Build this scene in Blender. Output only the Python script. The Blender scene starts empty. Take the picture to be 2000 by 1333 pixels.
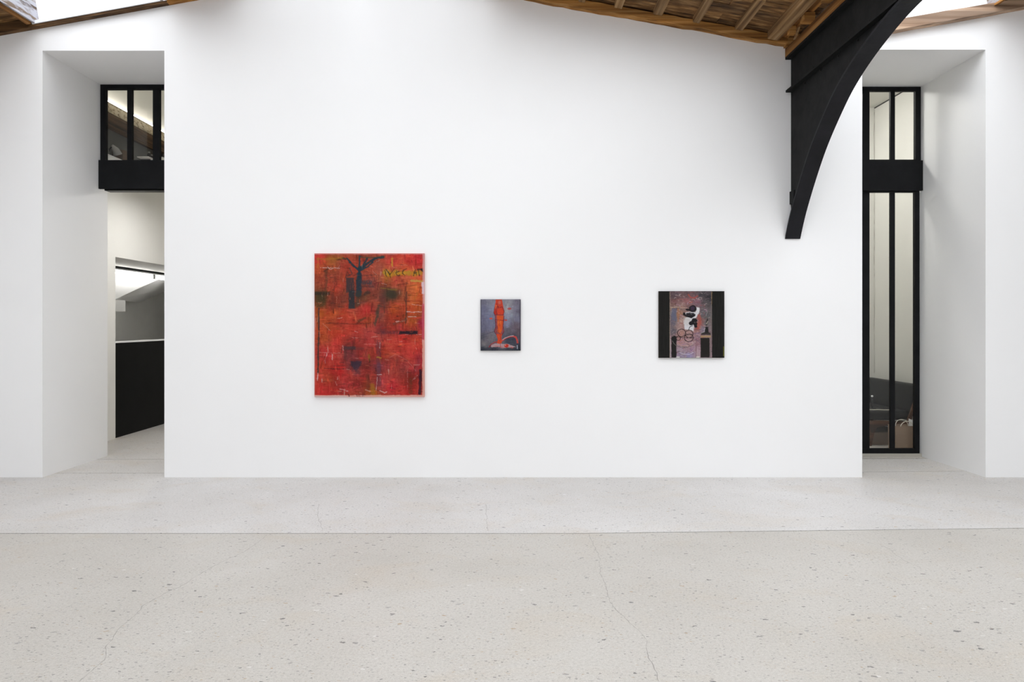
import bpy, bmesh, math, random
import numpy as np
from mathutils import Vector, Matrix, Euler

random.seed(7)
SC = bpy.context.scene
COL = SC.collection

# ------------------------------------------------------------------ camera, sky, exposure
F = 2000 * 24.0 / 36.0            # focal length in pixels of the 2000 px frame
EYE = 1.51                        # camera height
WY = 6.667                        # front face of the long white wall
CX, CY = 992.0, 631.0             # vanishing point of the level lens

cam_d = bpy.data.cameras.new('camera')
cam_d.lens = 24.0
cam_d.sensor_width = 36.0
cam_d.shift_x = (1000 - CX) / 2000
cam_d.shift_y = -(666.5 - CY) / 2000
cam_d.clip_start = 0.05
cam = bpy.data.objects.new('camera', cam_d)
cam.location = (0, 0, EYE)
cam.rotation_euler = (math.pi / 2, 0, 0)
COL.objects.link(cam)
SC.camera = cam

world = bpy.data.worlds.new('overcast_sky')
SC.world = world
world.use_nodes = True
bg = world.node_tree.nodes['Background']
bg.inputs['Color'].default_value = (0.925, 0.95, 1.0, 1)
bg.inputs['Strength'].default_value = 8.0

SC.view_settings.view_transform = 'Standard'
SC.view_settings.look = 'None'
SC.view_settings.gamma = 1.0
SC.view_settings.use_curve_mapping = False
SC.view_settings.exposure = -0.10
SC.cycles.max_bounces = 12
SC.cycles.diffuse_bounces = 7
SC.cycles.transparent_max_bounces = 12
SC.cycles.caustics_reflective = False
SC.cycles.caustics_refractive = False


def wx(px):                        # photo x -> X on the wall plane
    return (px - CX) / 200.0


# ------------------------------------------------------------------ roof geometry (two gabled bays)
XR = -1.45                         # ridge of the wide bay
XV = 2.80                          # valley over the iron girder
XR2 = 7.14                         # ridge of the next bay
XL = -5.79                         # valley / left wall
Y0 = -3.2                          # wall behind the camera


def zroof(x):
    if x <= XV:
        return 4.945 - 0.180 * abs(x - XR)
    return 4.945 - 0.180 * abs(x - XR2) - 0.0


# rooflights: x0, x1, near end, far end (6.575 = reaches the white wall), glass transmission, label
WALL_END = 6.575
SKY = [(-4.60, -3.36, -2.6, WALL_END, 0.58, 'rooflight in the timber roof above the open doorway recess'),
       (-2.62, -1.50, -2.6, WALL_END, 0.37, 'rooflight on the left slope beside the ridge'),
       (-1.40, -0.16, -2.6, WALL_END, 0.37, 'rooflight on the right slope beside the ridge'),
       (0.30, 2.24, -2.6, 5.94, 0.53, 'unseen wide rooflight added over the middle of the gallery floor'),  # out of view, added to even out daylight on the wall
       (2.98, 4.69, -2.6, WALL_END, 0.66, 'rooflight over the recess beside the black iron bracket'),
       (5.00, 6.90, -2.6, 5.20, 0.10, 'unseen wide rooflight added on the left slope of the second bay'),  # unseen, added for more daylight in the second bay
       (7.40, 8.60, -2.6, 5.20, 0.10, 'unseen rooflight added on the right slope of the second bay')]  # unseen, added for more daylight as well
SHAFT = 0.42


# ------------------------------------------------------------------ helpers
def lin(c):
    return tuple(((v / 255) / 12.92) if v / 255 <= 0.04045 else (((v / 255) + 0.055) / 1.055) ** 2.4 for v in c)


def link(o, parent=None):
    COL.objects.link(o)
    if parent is not None:
        o.parent = parent
    return o


def empty(name, loc=(0, 0, 0), rz=0.0):
    o = bpy.data.objects.new(name, None)
    o.location = loc
    o.rotation_euler = (0, 0, rz)
    o.empty_display_size = 0.1
    return link(o)


def tag(o, label=None, cat=None, group=None, kind=None):
    if label:
        o['label'] = label
    if cat:
        o['category'] = cat
    if group:
        o['group'] = group
    if kind:
        o['kind'] = kind
    return o


def obj(name, bm, mat, parent=None, smooth=False, origin=None):
    """one mesh object; vertices given in world space of an unmoved parent; origin moved to its middle"""
    bmesh.ops.recalc_face_normals(bm, faces=bm.faces)
    if origin is None:
        xs = [v.co for v in bm.verts]
        lo = Vector((min(c.x for c in xs), min(c.y for c in xs), min(c.z for c in xs)))
        hi = Vector((max(c.x for c in xs), max(c.y for c in xs), max(c.z for c in xs)))
        origin = (lo + hi) / 2
    origin = Vector(origin)
    for v in bm.verts:
        v.co -= origin
    me = bpy.data.meshes.new(name)
    bm.to_mesh(me)
    bm.free()
    if smooth:
        for p in me.polygons:
            p.use_smooth = True
    me.materials.append(mat)
    o = bpy.data.objects.new(name, me)
    link(o, parent)
    o.location = origin
    if parent is not None:
        o.location = origin - world_loc(parent)
    return o


def world_loc(o):
    v = Vector((0, 0, 0))
    while o is not None:
        v += Vector(o.location)
        o = o.parent
    return v


def hexa(bm, pts):
    """8 points: bottom 4 (ccw), top 4"""
    vs = [bm.verts.new(p) for p in pts]
    for f in ((0, 3, 2, 1), (4, 5, 6, 7), (0, 1, 5, 4), (1, 2, 6, 5), (2, 3, 7, 6), (3, 0, 4, 7)):
        bm.faces.new([vs[i] for i in f])
    return vs


def box(x0, x1, y0, y1, z0, z1, bm=None, bevel=0.0):
    b = bm if bm is not None else bmesh.new()
    vs = hexa(b, [(x0, y0, z0), (x1, y0, z0), (x1, y1, z0), (x0, y1, z0),
                  (x0, y0, z1), (x1, y0, z1), (x1, y1, z1), (x0, y1, z1)])
    if bevel > 0:
        es = list({e for v in vs for e in v.link_edges})
        bmesh.ops.bevel(b, geom=es, offset=bevel, segments=2, profile=0.7, affect='EDGES')
    return b


def slope_box(x0, x1, y0, y1, d0, d1, bm=None, dz=zroof):
    """box that follows the roof slope: heights d0..d1 above the wall's roof line"""
    b = bm if bm is not None else bmesh.new()
    hexa(b, [(x0, y0, dz(x0) + d0), (x1, y0, dz(x1) + d0), (x1, y1, dz(x1) + d0), (x0, y1, dz(x0) + d0),
             (x0, y0, dz(x0) + d1), (x1, y0, dz(x1) + d1), (x1, y1, dz(x1) + d1), (x0, y1, dz(x0) + d1)])
    return b


def extrude_poly(pts, axis, a0, a1, bm=None):
    """closed 2-D outline extruded along an axis: 'x' -> pts are (y,z); 'y' -> (x,z); 'z' -> (x,y)"""
    b = bm if bm is not None else bmesh.new()

    def P(p, a):
        return {'x': (a, p[0], p[1]), 'y': (p[0], a, p[1]), 'z': (p[0], p[1], a)}[axis]
    n = len(pts)
    A = [b.verts.new(P(p, a0)) for p in pts]
    B = [b.verts.new(P(p, a1)) for p in pts]
    b.faces.new(A)
    b.faces.new(list(reversed(B)))
    for i in range(n):
        j = (i + 1) % n
        b.faces.new([A[i], B[i], B[j], A[j]])
    return b


def tube(pts, r, bm=None, n=10, cap=True):
    b = bm if bm is not None else bmesh.new()
    pts = [Vector(p) for p in pts]
    rings = []
    up = Vector((0, 0, 1))
    for i, p in enumerate(pts):
        t = (pts[min(i + 1, len(pts) - 1)] - pts[max(i - 1, 0)]).normalized()
        a = t.cross(up)
        if a.length < 1e-3:
            a = t.cross(Vector((1, 0, 0)))
        a.normalize()
        c = t.cross(a).normalized()
        rr = r[i] if isinstance(r, (list, tuple)) else r
        rings.append([b.verts.new(p + (a * math.cos(k * 2 * math.pi / n) + c * math.sin(k * 2 * math.pi / n)) * rr) for k in range(n)])
    for i in range(len(rings) - 1):
        for k in range(n):
            b.faces.new([rings[i][k], rings[i][(k + 1) % n], rings[i + 1][(k + 1) % n], rings[i + 1][k]])
    if cap:
        b.faces.new(rings[0])
        b.faces.new(list(reversed(rings[-1])))
    return b


# ------------------------------------------------------------------ materials
def mat(name):
    m = bpy.data.materials.new(name)
    m.use_nodes = True
    nt = m.node_tree
    bs = nt.nodes['Principled BSDF']
    return m, nt, bs


def N(nt, t, **kw):
    n = nt.nodes.new(t)
    for k, v in kw.items():
        if k in n.inputs:
            n.inputs[k].default_value = v
        else:
            setattr(n, k, v)
    return n


def ramp(nt, src, stops, out_idx=0, interp='LINEAR'):
    r = nt.nodes.new('ShaderNodeValToRGB')
    r.color_ramp.interpolation = interp
    els = r.color_ramp.elements
    while len(els) < len(stops):
        els.new(0.5)
    for e, (p, c) in zip(els, stops):
        e.position = p
        e.color = (*c, 1) if len(c) == 3 else c
    nt.links.new(src, r.inputs['Fac'])
    return r.outputs['Color']


def mixc(nt, fac, a, b, mode='MIX'):
    m = nt.nodes.new('ShaderNodeMix')
    m.data_type = 'RGBA'
    m.blend_type = mode
    for sock, v in ((m.inputs[0], fac), (m.inputs[6], a), (m.inputs[7], b)):
        if hasattr(v, 'is_linked') or hasattr(v, 'links'):
            nt.links.new(v, sock)
        elif isinstance(v, (int, float)):
            sock.default_value = v
        else:
            sock.default_value = (*v, 1)
    return m.outputs[2]


def coords(nt, kind='Object', scale=(1, 1, 1), rnd=False):
    tc = nt.nodes.new('ShaderNodeTexCoord')
    mp = nt.nodes.new('ShaderNodeMapping')
    mp.inputs['Scale'].default_value = scale
    src = tc.outputs[kind]
    if rnd:
        oi = nt.nodes.new('ShaderNodeObjectInfo')
        va = nt.nodes.new('ShaderNodeVectorMath')
        va.operation = 'ADD'
        cm = nt.nodes.new('ShaderNodeVectorMath')
        cm.operation = 'SCALE'
        cm.inputs[0].default_value = (37.0, 53.0, 71.0)
        nt.links.new(oi.outputs['Random'], cm.inputs['Scale'])
        nt.links.new(src, va.inputs[0])
        nt.links.new(cm.outputs[0], va.inputs[1])
        src = va.outputs[0]
    nt.links.new(src, mp.inputs['Vector'])
    return mp.outputs['Vector']


def geo_pos(nt, scale=(1, 1, 1)):
    g = nt.nodes.new('ShaderNodeNewGeometry')
    mp = nt.nodes.new('ShaderNodeMapping')
    mp.inputs['Scale'].default_value = scale
    nt.links.new(g.outputs['Position'], mp.inputs['Vector'])
    return mp.outputs['Vector']


def noise(nt, vec, scale, detail=4, rough=0.55, dist=0.0):
    n = N(nt, 'ShaderNodeTexNoise')
    n.inputs['Scale'].default_value = scale
    n.inputs['Detail'].default_value = detail
    n.inputs['Roughness'].default_value = rough
    n.inputs['Distortion'].default_value = dist
    nt.links.new(vec, n.inputs['Vector'])
    return n.outputs['Fac']


def bump(nt, bs, src, strength, dist=0.01):
    b = nt.nodes.new('ShaderNodeBump')
    b.inputs['Strength'].default_value = strength
    b.inputs['Distance'].default_value = dist
    nt.links.new(src, b.inputs['Height'])
    nt.links.new(b.outputs['Normal'], bs.inputs['Normal'])


def painted(name, c, rough=0.6, var=0.03, bumps=0.03, spec=0.3):
    m, nt, bs = mat(name)
    v = geo_pos(nt)
    a = noise(nt, v, 1.3, 3)
    d = tuple(x * (1 - var) for x in c)
    u = tuple(min(1, x * (1 + var)) for x in c)
    nt.links.new(ramp(nt, a, [(0.3, d), (0.7, u)]), bs.inputs['Base Color'])
    bs.inputs['Roughness'].default_value = rough
    bs.inputs['Specular IOR Level'].default_value = spec
    if bumps:
        bump(nt, bs, noise(nt, v, 60, 3), bumps, 0.004)
    return m


def wood(name, dark, mid, light, axis='x', rough=0.75, paint=None):
    """grain along one object axis, every piece offset by its random number"""
    m, nt, bs = mat(name)
    L, S = 0.7, 26.0
    sc = {'x': (L, S, S), 'y': (S, L, S), 'z': (S, S, L)}[axis]
    v = coords(nt, 'Object', sc, rnd=True)
    g = noise(nt, v, 1.0, 6, 0.62, 0.2)
    v2 = coords(nt, 'Object', tuple(0.35 * q for q in sc), rnd=True)
    h = noise(nt, v2, 1.0, 3, 0.5, 0.15)
    c1 = ramp(nt, g, [(0.30, dark), (0.52, mid), (0.74, light)])
    c2 = ramp(nt, h, [(0.32, (0.45, 0.43, 0.42)), (0.62, (1.1, 1.08, 1.05))])
    col = mixc(nt, 1.0, c1, c2, 'MULTIPLY')
    oi = nt.nodes.new('ShaderNodeObjectInfo')
    c3 = ramp(nt, oi.outputs['Random'], [(0.0, (0.72, 0.70, 0.70)), (1.0, (1.2, 1.15, 1.08))])
    col = mixc(nt, 1.0, col, c3, 'MULTIPLY')
    if paint is not None:
        v3 = coords(nt, 'Object', {'x': (5, 20, 20), 'y': (20, 5, 20), 'z': (20, 20, 5)}[axis], rnd=True)
        p = noise(nt, v3, 1.0, 5, 0.6, 0.4)
        f = ramp(nt, p, [(0.42, (0, 0, 0)), (0.56, (1, 1, 1))])
        col = mixc(nt, f, col, paint)
    nt.links.new(col, bs.inputs['Base Color'])
    bs.inputs['Roughness'].default_value = rough
    bs.inputs['Specular IOR Level'].default_value = 0.25
    bump(nt, bs, g, 0.35, 0.006)
    return m


M = {}
M['wall'] = painted('white_wall_paint', (0.885, 0.885, 0.885), 0.55, 0.006, 0.02, 0.25)
M['beige'] = painted('warm_white_plaster', (0.79, 0.782, 0.752), 0.7, 0.02, 0.0)
M['greywall'] = painted('grey_plaster', (0.40, 0.40, 0.39), 0.7, 0.08, 0.05)
M['plank'] = wood('roof_board_wood', lin((54, 38, 22)), lin((126, 94, 58)), lin((184, 150, 106)), 'x')
M['batten'] = wood('batten_wood', lin((84, 62, 40)), lin((156, 124, 86)), lin((196, 170, 132)), 'y')
M['rafter'] = wood('ochre_rafter_wood', lin((100, 66, 28)), lin((170, 122, 64)), lin((206, 166, 110)), 'x')
M['rafter_y'] = wood('ochre_timber_wood', lin((92, 58, 22)), lin((156, 108, 54)), lin((190, 148, 94)), 'y')
M['pale'] = wood('bleached_timber', lin((128, 104, 86)), lin((184, 160, 140)), lin((212, 194, 178)), 'x')
M['reveal'] = wood('weathered_painted_board', lin((80, 66, 52)), lin((150, 132, 116)), lin((190, 178, 166)), 'y', paint=lin((176, 176, 184)))


def m_black(name, c, rough, bumps=0.15, spec=0.4):
    m, nt, bs = mat(name)
    v = geo_pos(nt)
    a = noise(nt, v, 4.0, 5, 0.6)
    nt.links.new(ramp(nt, a, [(0.3, tuple(x * 0.75 for x in c)), (0.72, tuple(x * 1.45 for x in c))]), bs.inputs['Base Color'])
    r = N(nt, 'ShaderNodeMapRange')
    r.inputs['To Min'].default_value = rough - 0.08
    r.inputs['To Max'].default_value = rough + 0.12
    nt.links.new(noise(nt, v, 9, 4), r.inputs['Value'])
    nt.links.new(r.outputs['Result'], bs.inputs['Roughness'])
    bs.inputs['Specular IOR Level'].default_value = spec
    if bumps:
        bump(nt, bs, noise(nt, v, 35, 4), bumps, 0.004)
    return m


M['iron'] = m_black('black_painted_iron', (0.0065, 0.0065, 0.0066), 0.65, 0.2, 0.16)
M['frame'] = m_black('black_window_steel', (0.0065, 0.0068, 0.0076), 0.55, 0.05, 0.12)
M['gloss_black'] = painted('black_gloss_panel', (0.004, 0.004, 0.004), 0.35, 0.1, 0.0, 0.08)


def m_glass(name='clear_window_glass', trans=0.93):
    m, nt, bs = mat(name)
    nt.nodes.remove(bs)
    out = nt.nodes['Material Output']
    tr = nt.nodes.new('ShaderNodeBsdfTransparent')
    tr.inputs['Color'].default_value = (trans, trans * 1.005, trans * 0.995, 1)
    gl = nt.nodes.new('ShaderNodeBsdfGlossy')
    gl.inputs['Roughness'].default_value = 0.02
    lw = nt.nodes.new('ShaderNodeLayerWeight')
    lw.inputs['Blend'].default_value = 0.5
    pw = N(nt, 'ShaderNodeMath', operation='POWER')
    pw.inputs[1].default_value = 4.0
    nt.links.new(lw.outputs['Facing'], pw.inputs[0])
    ma = N(nt, 'ShaderNodeMath', operation='MULTIPLY_ADD')
    ma.inputs[1].default_value = 0.7
    ma.inputs[2].default_value = 0.03
    nt.links.new(pw.outputs[0], ma.inputs[0])
    mx = nt.nodes.new('ShaderNodeMixShader')
    nt.links.new(ma.outputs[0], mx.inputs[0])
    nt.links.new(tr.outputs[0], mx.inputs[1])
    nt.links.new(gl.outputs[0], mx.inputs[2])
    nt.links.new(mx.outputs[0], out.inputs['Surface'])
    return m


M['glass'] = m_glass()


def m_emit(name, c, s):
    m, nt, bs = mat(name)
    bs.inputs['Base Color'].default_value = (0.9, 0.9, 0.9, 1)
    bs.inputs['Emission Color'].default_value = (*c, 1)
    bs.inputs['Emission Strength'].default_value = s
    return m


def m_concrete(name='ground_concrete', tint=(1, 1, 1)):
    m, nt, bs = mat(name)
    v = geo_pos(nt)
    # broad mottling
    a = noise(nt, v, 0.55, 5, 0.6, 0.4)
    col = ramp(nt, a, [(0.30, (0.500, 0.480, 0.445)), (0.70, (0.590, 0.575, 0.548))])
    # tan clouds
    t = noise(nt, geo_pos(nt, (1, 1.4, 1)), 1.7, 4, 0.6, 0.8)
    col = mixc(nt, ramp(nt, t, [(0.52, (0, 0, 0)), (0.75, (0.55, 0.55, 0.55))]), col, (0.53, 0.475, 0.40))
    # sandy grain
    g = noise(nt, v, 260, 2, 0.7)
    col = mixc(nt, 1.0, col, ramp(nt, g, [(0.25, (0.74, 0.73, 0.72)), (0.5, (1.0, 1.0, 1.0)), (0.75, (1.16, 1.16, 1.16))]), 'MULTIPLY')
    g2 = noise(nt, v, 70, 3, 0.7)
    col = mixc(nt, 1.0, col, ramp(nt, g2, [(0.28, (0.86, 0.85, 0.84)), (0.6, (1.05, 1.05, 1.05))]), 'MULTIPLY')
    # aggregate chips, two sizes, grey / tan / dark
    for sc, thr, dens, amt in ((17.0, 0.17, 0.80, 0.95), (38.0, 0.20, 0.70, 0.85), (75.0, 0.26, 0.66, 0.6)):
        vv = nt.nodes.new('ShaderNodeTexVoronoi')
        vv.inputs['Scale'].default_value = sc
        vv.inputs['Randomness'].default_value = 1.0
        wv = nt.nodes.new('ShaderNodeVectorMath')
        wv.operation = 'ADD'
        wn = nt.nodes.new('ShaderNodeTexNoise')
        wn.inputs['Scale'].default_value = sc * 2.3
        nt.links.new(v, wn.inputs['Vector'])
        sc_ = nt.nodes.new('ShaderNodeVectorMath')
        sc_.operation = 'SCALE'
        sc_.inputs['Scale'].default_value = 0.5 / sc
        nt.links.new(wn.outputs['Color'], sc_.inputs[0])
        nt.links.new(v, wv.inputs[0])
        nt.links.new(sc_.outputs[0], wv.inputs[1])
        mp = nt.nodes.new('ShaderNodeMapping')
        mp.inputs['Rotation'].default_value = (0, 0, 0.5 + sc)
        mp.inputs['Scale'].default_value = (0.7, 1.6, 1)
        nt.links.new(wv.outputs[0], mp.inputs['Vector'])
        nt.links.new(mp.outputs[0], vv.inputs['Vector'])
        sep = nt.nodes.new('ShaderNodeSeparateColor')
        nt.links.new(vv.outputs['Color'], sep.inputs[0])
        near = N(nt, 'ShaderNodeMath', operation='LESS_THAN')
        near.inputs[1].default_value = thr
        nt.links.new(vv.outputs['Distance'], near.inputs[0])
        # chips are denser where the slab was ground deeper
        dn = noise(nt, v, 0.45, 2, 0.5)
        ds = N(nt, 'ShaderNodeMath', operation='MULTIPLY_ADD')
        ds.inputs[1].default_value = 0.55
        ds.inputs[2].default_value = dens - 0.27
        nt.links.new(dn, ds.inputs[0])
        few = N(nt, 'ShaderNodeMath', operation='GREATER_THAN')
        nt.links.new(sep.outputs[0], few.inputs[0])
        nt.links.new(ds.outputs[0], few.inputs[1])
        mm = N(nt, 'ShaderNodeMath', operation='MULTIPLY')
        nt.links.new(near.outputs[0], mm.inputs[0])
        nt.links.new(few.outputs[0], mm.inputs[1])
        mk = N(nt, 'ShaderNodeMath', operation='MULTIPLY')
        mk.inputs[1].default_value = amt
        nt.links.new(mm.outputs[0], mk.inputs[0])
        chip = ramp(nt, sep.outputs[1], [(0.0, (0.16, 0.155, 0.15)), (0.45, (0.30, 0.29, 0.28)), (0.62, (0.42, 0.33, 0.23)), (0.8, (0.36, 0.35, 0.34)), (0.92, (0.66, 0.65, 0.63))], interp='CONSTANT')
        col = mixc(nt, mk.outputs[0], col, chip)
    col = mixc(nt, 1.0, col, tint, 'MULTIPLY')
    nt.links.new(col, bs.inputs['Base Color'])
    rr = ramp(nt, noise(nt, v, 2.2, 4), [(0.3, (0.42, 0.42, 0.42)), (0.7, (0.58, 0.58, 0.58))])
    nt.links.new(rr, bs.inputs['Roughness'])
    bs.inputs['Specular IOR Level'].default_value = 0.35
    bump(nt, bs, g2, 0.06, 0.002)
    return m


M['concrete'] = m_concrete('ground_concrete', (0.885, 0.868, 0.848))
M['concrete_cool_lit'] = m_concrete('cool_lit_concrete', (1.04, 1.04, 1.07))  # cooler slab colour, plus bluish skylight brightness put into the tint
M['joint'] = painted('dark_joint_fill', (0.085, 0.075, 0.062), 0.9, 0.2, 0.0)
M['crack'] = painted('crack_line', (0.30, 0.28, 0.255), 0.9, 0.25, 0.0)

# ------------------------------------------------------------------ floor: slabs with open joints over a dark bed
floor = obj('floor', box(-9.0, 9.0, Y0 - 0.2, 17.0, -0.12, -0.003), M['joint'])
tag(floor, 'pale ground concrete gallery floor with sawn joints', kind='structure')
G = 0.006


def slab(pts, m='concrete'):
    return obj('concrete_slab', extrude_poly(pts, 'z', -0.003, 0.0), M[m], floor)


# big joint: straight on the left, turning slightly away from the camera on the right
def jy(x):
    return 4.893 if x < 0.5 else 4.893 + (x - 0.5) * 0.038


slab([(-9, Y0), (9, Y0), (9, jy(9) - G), (0.5, jy(0.5) - G), (-9, jy(-9) - G)])
slab([(-9, jy(-9) + G), (0.5, jy(0.5) + G), (9, jy(9) + G), (9, WY + 0.0), (4.665, 6.94), (3.46, 6.90), (3.46, WY), (-3.355, WY), (-3.355, 6.845), (-4.545, 6.845), (-4.545, WY), (-9, WY)], 'concrete_cool_lit')
slab([(-4.545, 6.845 + 2 * G), (-3.355, 6.845 + 2 * G), (-3.355, 7.54), (-4.545, 7.54)], 'concrete_cool_lit')
slab([(3.46, 6.90 + 2 * G), (4.665, 6.94 + 2 * G), (4.665, 7.58), (3.46, 7.56)], 'concrete_cool_lit')
slab([(-7.9, 7.54 + 2 * G), (-2.2, 7.54 + 2 * G), (-2.2, 16.8), (-7.9, 16.8)], 'concrete_cool_lit')  # lighter tint also stands in for lamp light on this floor
slab([(2.3, 7.56 + 2 * G), (6.0, 7.60 + 2 * G), (6.0, 10.2), (2.3, 10.2)])


def crack(px_pts, w=0.0022):
    """hairline crack through floor points given as photo pixels, wandering between them"""
    P = []
    for (x, y) in px_pts:
        Y = EYE * F / (y - CY)
        P.append(Vector(((x - CX) * Y / F, Y, 0.0003)))
    rnd = random.Random(len(px_pts) * 31 + int(px_pts[0][0]))
    line = []
    for a, b in zip(P, P[1:]):
        n = max(3, int((b - a).length / 0.02))
        t = (b - a).normalized()
        s = Vector((-t.y, t.x, 0))
        off = 0.0
        for k in range(n):
            off = off * 0.8 + rnd.uniform(-0.005, 0.005)
            line.append(a.lerp(b, k / n) + s * off)
    line.append(P[-1])
    bm = bmesh.new()
    prev = None
    for i, p in enumerate(line):
        t = (line[min(i + 1, len(line) - 1)] - line[max(i - 1, 0)]).normalized()
        s = Vector((-t.y, t.x, 0)) * w * rnd.uniform(0.25, 0.9)
        cur = (bm.verts.new(p - s), bm.verts.new(p + s))
        if prev:
            bm.faces.new([prev[0], cur[0], cur[1], prev[1]])
        prev = cur
    return obj('hairline_crack', bm, M['crack'], floor)


crack([(520, 1046), (478, 1078), (420, 1105), (345, 1150), (285, 1180), (262, 1205), (228, 1233), (206, 1270), (204, 1290), (178, 1312), (155, 1332)])
crack([(1150, 1043), (1167, 1082), (1172, 1120), (1190, 1172), (1208, 1198), (1235, 1222), (1262, 1252), (1270, 1290), (1287, 1332)])
crack([(949, 985), (948, 1003), (953, 1038)], 0.0018)
crack([(624, 985), (620, 1010), (630, 1038)], 0.0018)
crack([(1715, 1062), (1745, 1080), (1765, 1095), (1800, 1112)], 0.0016)

# ------------------------------------------------------------------ long white wall with its two deep recesses
RL = (wx(83), wx(321), 4.17)
RR = (wx(1684), wx(1925), 4.18)
TOP = 6.2
outline = [(-7.0, 0), (RL[0], 0), (RL[0], RL[2]), (RL[1], RL[2]), (RL[1], 0), (RR[0], 0), (RR[0], RR[2]), (RR[1], RR[2]), (RR[1], 0), (9.0, 0), (9.0, TOP), (-7.0, TOP)]
bm = bmesh.new()
for (a, b, z0) in ((-7.0, RL[0], 0), (RL[0], RL[1], RL[2]), (RL[1], RR[0], 0), (RR[0], RR[1], RR[2]), (RR[1], 9.0, 0)):
    pass
extrude_poly(outline, 'y', WY, 7.75, bm)
wall_back = tag(obj('wall_back', bm, M['wall']), 'long white gallery wall with two deep full-height recesses', kind='structure')
tag(obj('wall_left', box(XL - 0.3, XL, Y0, WY, 0, TOP - 1.0), M['wall']), 'white side wall of the gallery', kind='structure')
tag(obj('wall_right', box(8.7, 9.0, Y0, WY, 0, TOP - 1.0), M['wall']), 'white side wall of the gallery beyond the second bay', kind='structure')
# unseen wall behind the viewer; its three tall windows are added for light
FW = [(-4.2, -3.2), (-0.2, 1.0), (4.4, 5.6)]
FZ = (1.7, 4.6)
bm = bmesh.new()
xs = [XL - 0.3] + [q for w in FW for q in w] + [9.0]
for i, (a, b) in enumerate(zip(xs, xs[1:])):
    if i % 2 == 0:
        box(a, b, Y0 - 0.3, Y0, 0, TOP, bm)
    else:
        box(a, b, Y0 - 0.3, Y0, 0, FZ[0], bm)
        box(a, b, Y0 - 0.3, Y0, FZ[1], TOP, bm)
tag(obj('wall_front', bm, M['wall']), 'white wall with three added unseen windows behind the viewer', kind='structure')
tag(obj('ground', box(-30, 30, -40, Y0 - 0.3, -0.2, -0.02), painted('pale_paving', (0.42, 0.41, 0.39), 0.8, 0.1, 0.0)), 'pale unseen paving added outside the added windows', kind='structure')


# ------------------------------------------------------------------ roof: deck, boards, battens, rafters
ceil = empty('ceiling', (0, 0, 4.2))
tag(ceil, 'old timber roof of bare brown boards on battens between skylights', kind='structure')
def split(x0, x1):
    out = [x0] + [r for r in (XR, XR2) if x0 + 1e-4 < r < x1 - 1e-4] + [x1]
    return list(zip(out, out[1:]))


def addc(name, bm, m, label=None):
    o = obj(name, bm, m, ceil)
    if label:
        o['label'] = label
    return o


M['deck'] = wood('roof_deck_wood', lin((44, 30, 16)), lin((96, 70, 42)), lin((140, 110, 76)), 'x')
brk = sorted({XL, XR, XV - 0.02, XR2, 9.0} | {q for k in SKY for q in k[:2]})
strips = []                          # x strips and the solid y ranges in each
for x0, x1 in zip(brk, brk[1:]):
    xm = (x0 + x1) / 2
    hole = [k for k in SKY if k[0] < xm < k[1]]
    if not hole:
        strips.append((x0, x1, [(Y0, WY - 0.002)]))
    else:
        k = hole[0]
        ys = [(Y0, k[2])]
        if k[3] < WALL_END:
            ys.append((k[3], WY - 0.002))
        strips.append((x0, x1, ys))
for (x0, x1, ys) in strips:
    for (ya, yb) in ys:
        addc('roof_deck', slope_box(x0, x1, ya, yb, 0.118, 0.20), M['deck'])


def solid_from(x, y):
    """lowest y from which the roof is solid up to y at x, or None where there is a rooflight"""
    for (x0, x1, ys) in strips:
        if x0 <= x <= x1:
            for (ya, yb) in ys:
                if ya <= y <= yb + 0.01:
                    return ya
    return None


# individual boards, running down the slope
rnd = random.Random(3)
groups = [(XL, -4.60), (-3.36, -2.62), (-0.16, 0.30), (0.30, 2.24), (2.24, XV - 0.02), (4.69, 5.0), (5.0, 6.9), (6.9, XR2), (XR2, 7.4), (7.4, 8.6), (8.6, 9.0)]
y = WY - 0.012
while y > 3.3:
    w = rnd.uniform(0.13, 0.17)
    run = []
    for (x0, x1) in groups:          # join neighbours that are both solid on this row
        f = solid_from((x0 + x1) / 2, y - 0.02)
        if f is None:
            continue
        lo = max(y - w + 0.005, f + 0.031)
        if y - lo < 0.03:
            continue
        if run and abs(run[-1][1] - x0) < 1e-6 and abs(x0 - XR2) > 1e-6 and abs(run[-1][2] - lo) < 1e-6:
            run[-1][1] = x1
        else:
            run.append([x0, x1, lo])
    for (x0, x1, lo) in run:
        cut = [x0, x1]
        if x1 - x0 > 2.0:
            cut = [x0, x0 + (x1 - x0) * rnd.choice((0.36, 0.5, 0.62, 0.74)), x1]
        for p, q in zip(cut, cut[1:]):
            d = rnd.uniform(-0.004, 0.003)
            addc('roof_board', slope_box(p + 0.002, q - 0.002, lo, y, 0.092 + d, 0.1175), M['plank'])
    y -= w
# battens running out from the wall under the boards
bx_ = [-5.55, -5.0] + [-3.15, -2.8] + [0.02, 0.36, 0.71, 1.06, 1.44, 1.81, 2.22] + [5.10, 5.6, 6.2, 6.8, 7.5, 8.1]
for i, x in enumerate(bx_):
    w = 0.030 + 0.006 * ((i * 37) % 3)
    f = max(3.2, solid_from(x, WY - 0.2) + 0.03)
    addc('batten', slope_box(x - w, x + w, f, WY - 0.10, 0.040 + 0.004 * (i % 3), 0.0915), M['batten'])
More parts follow.
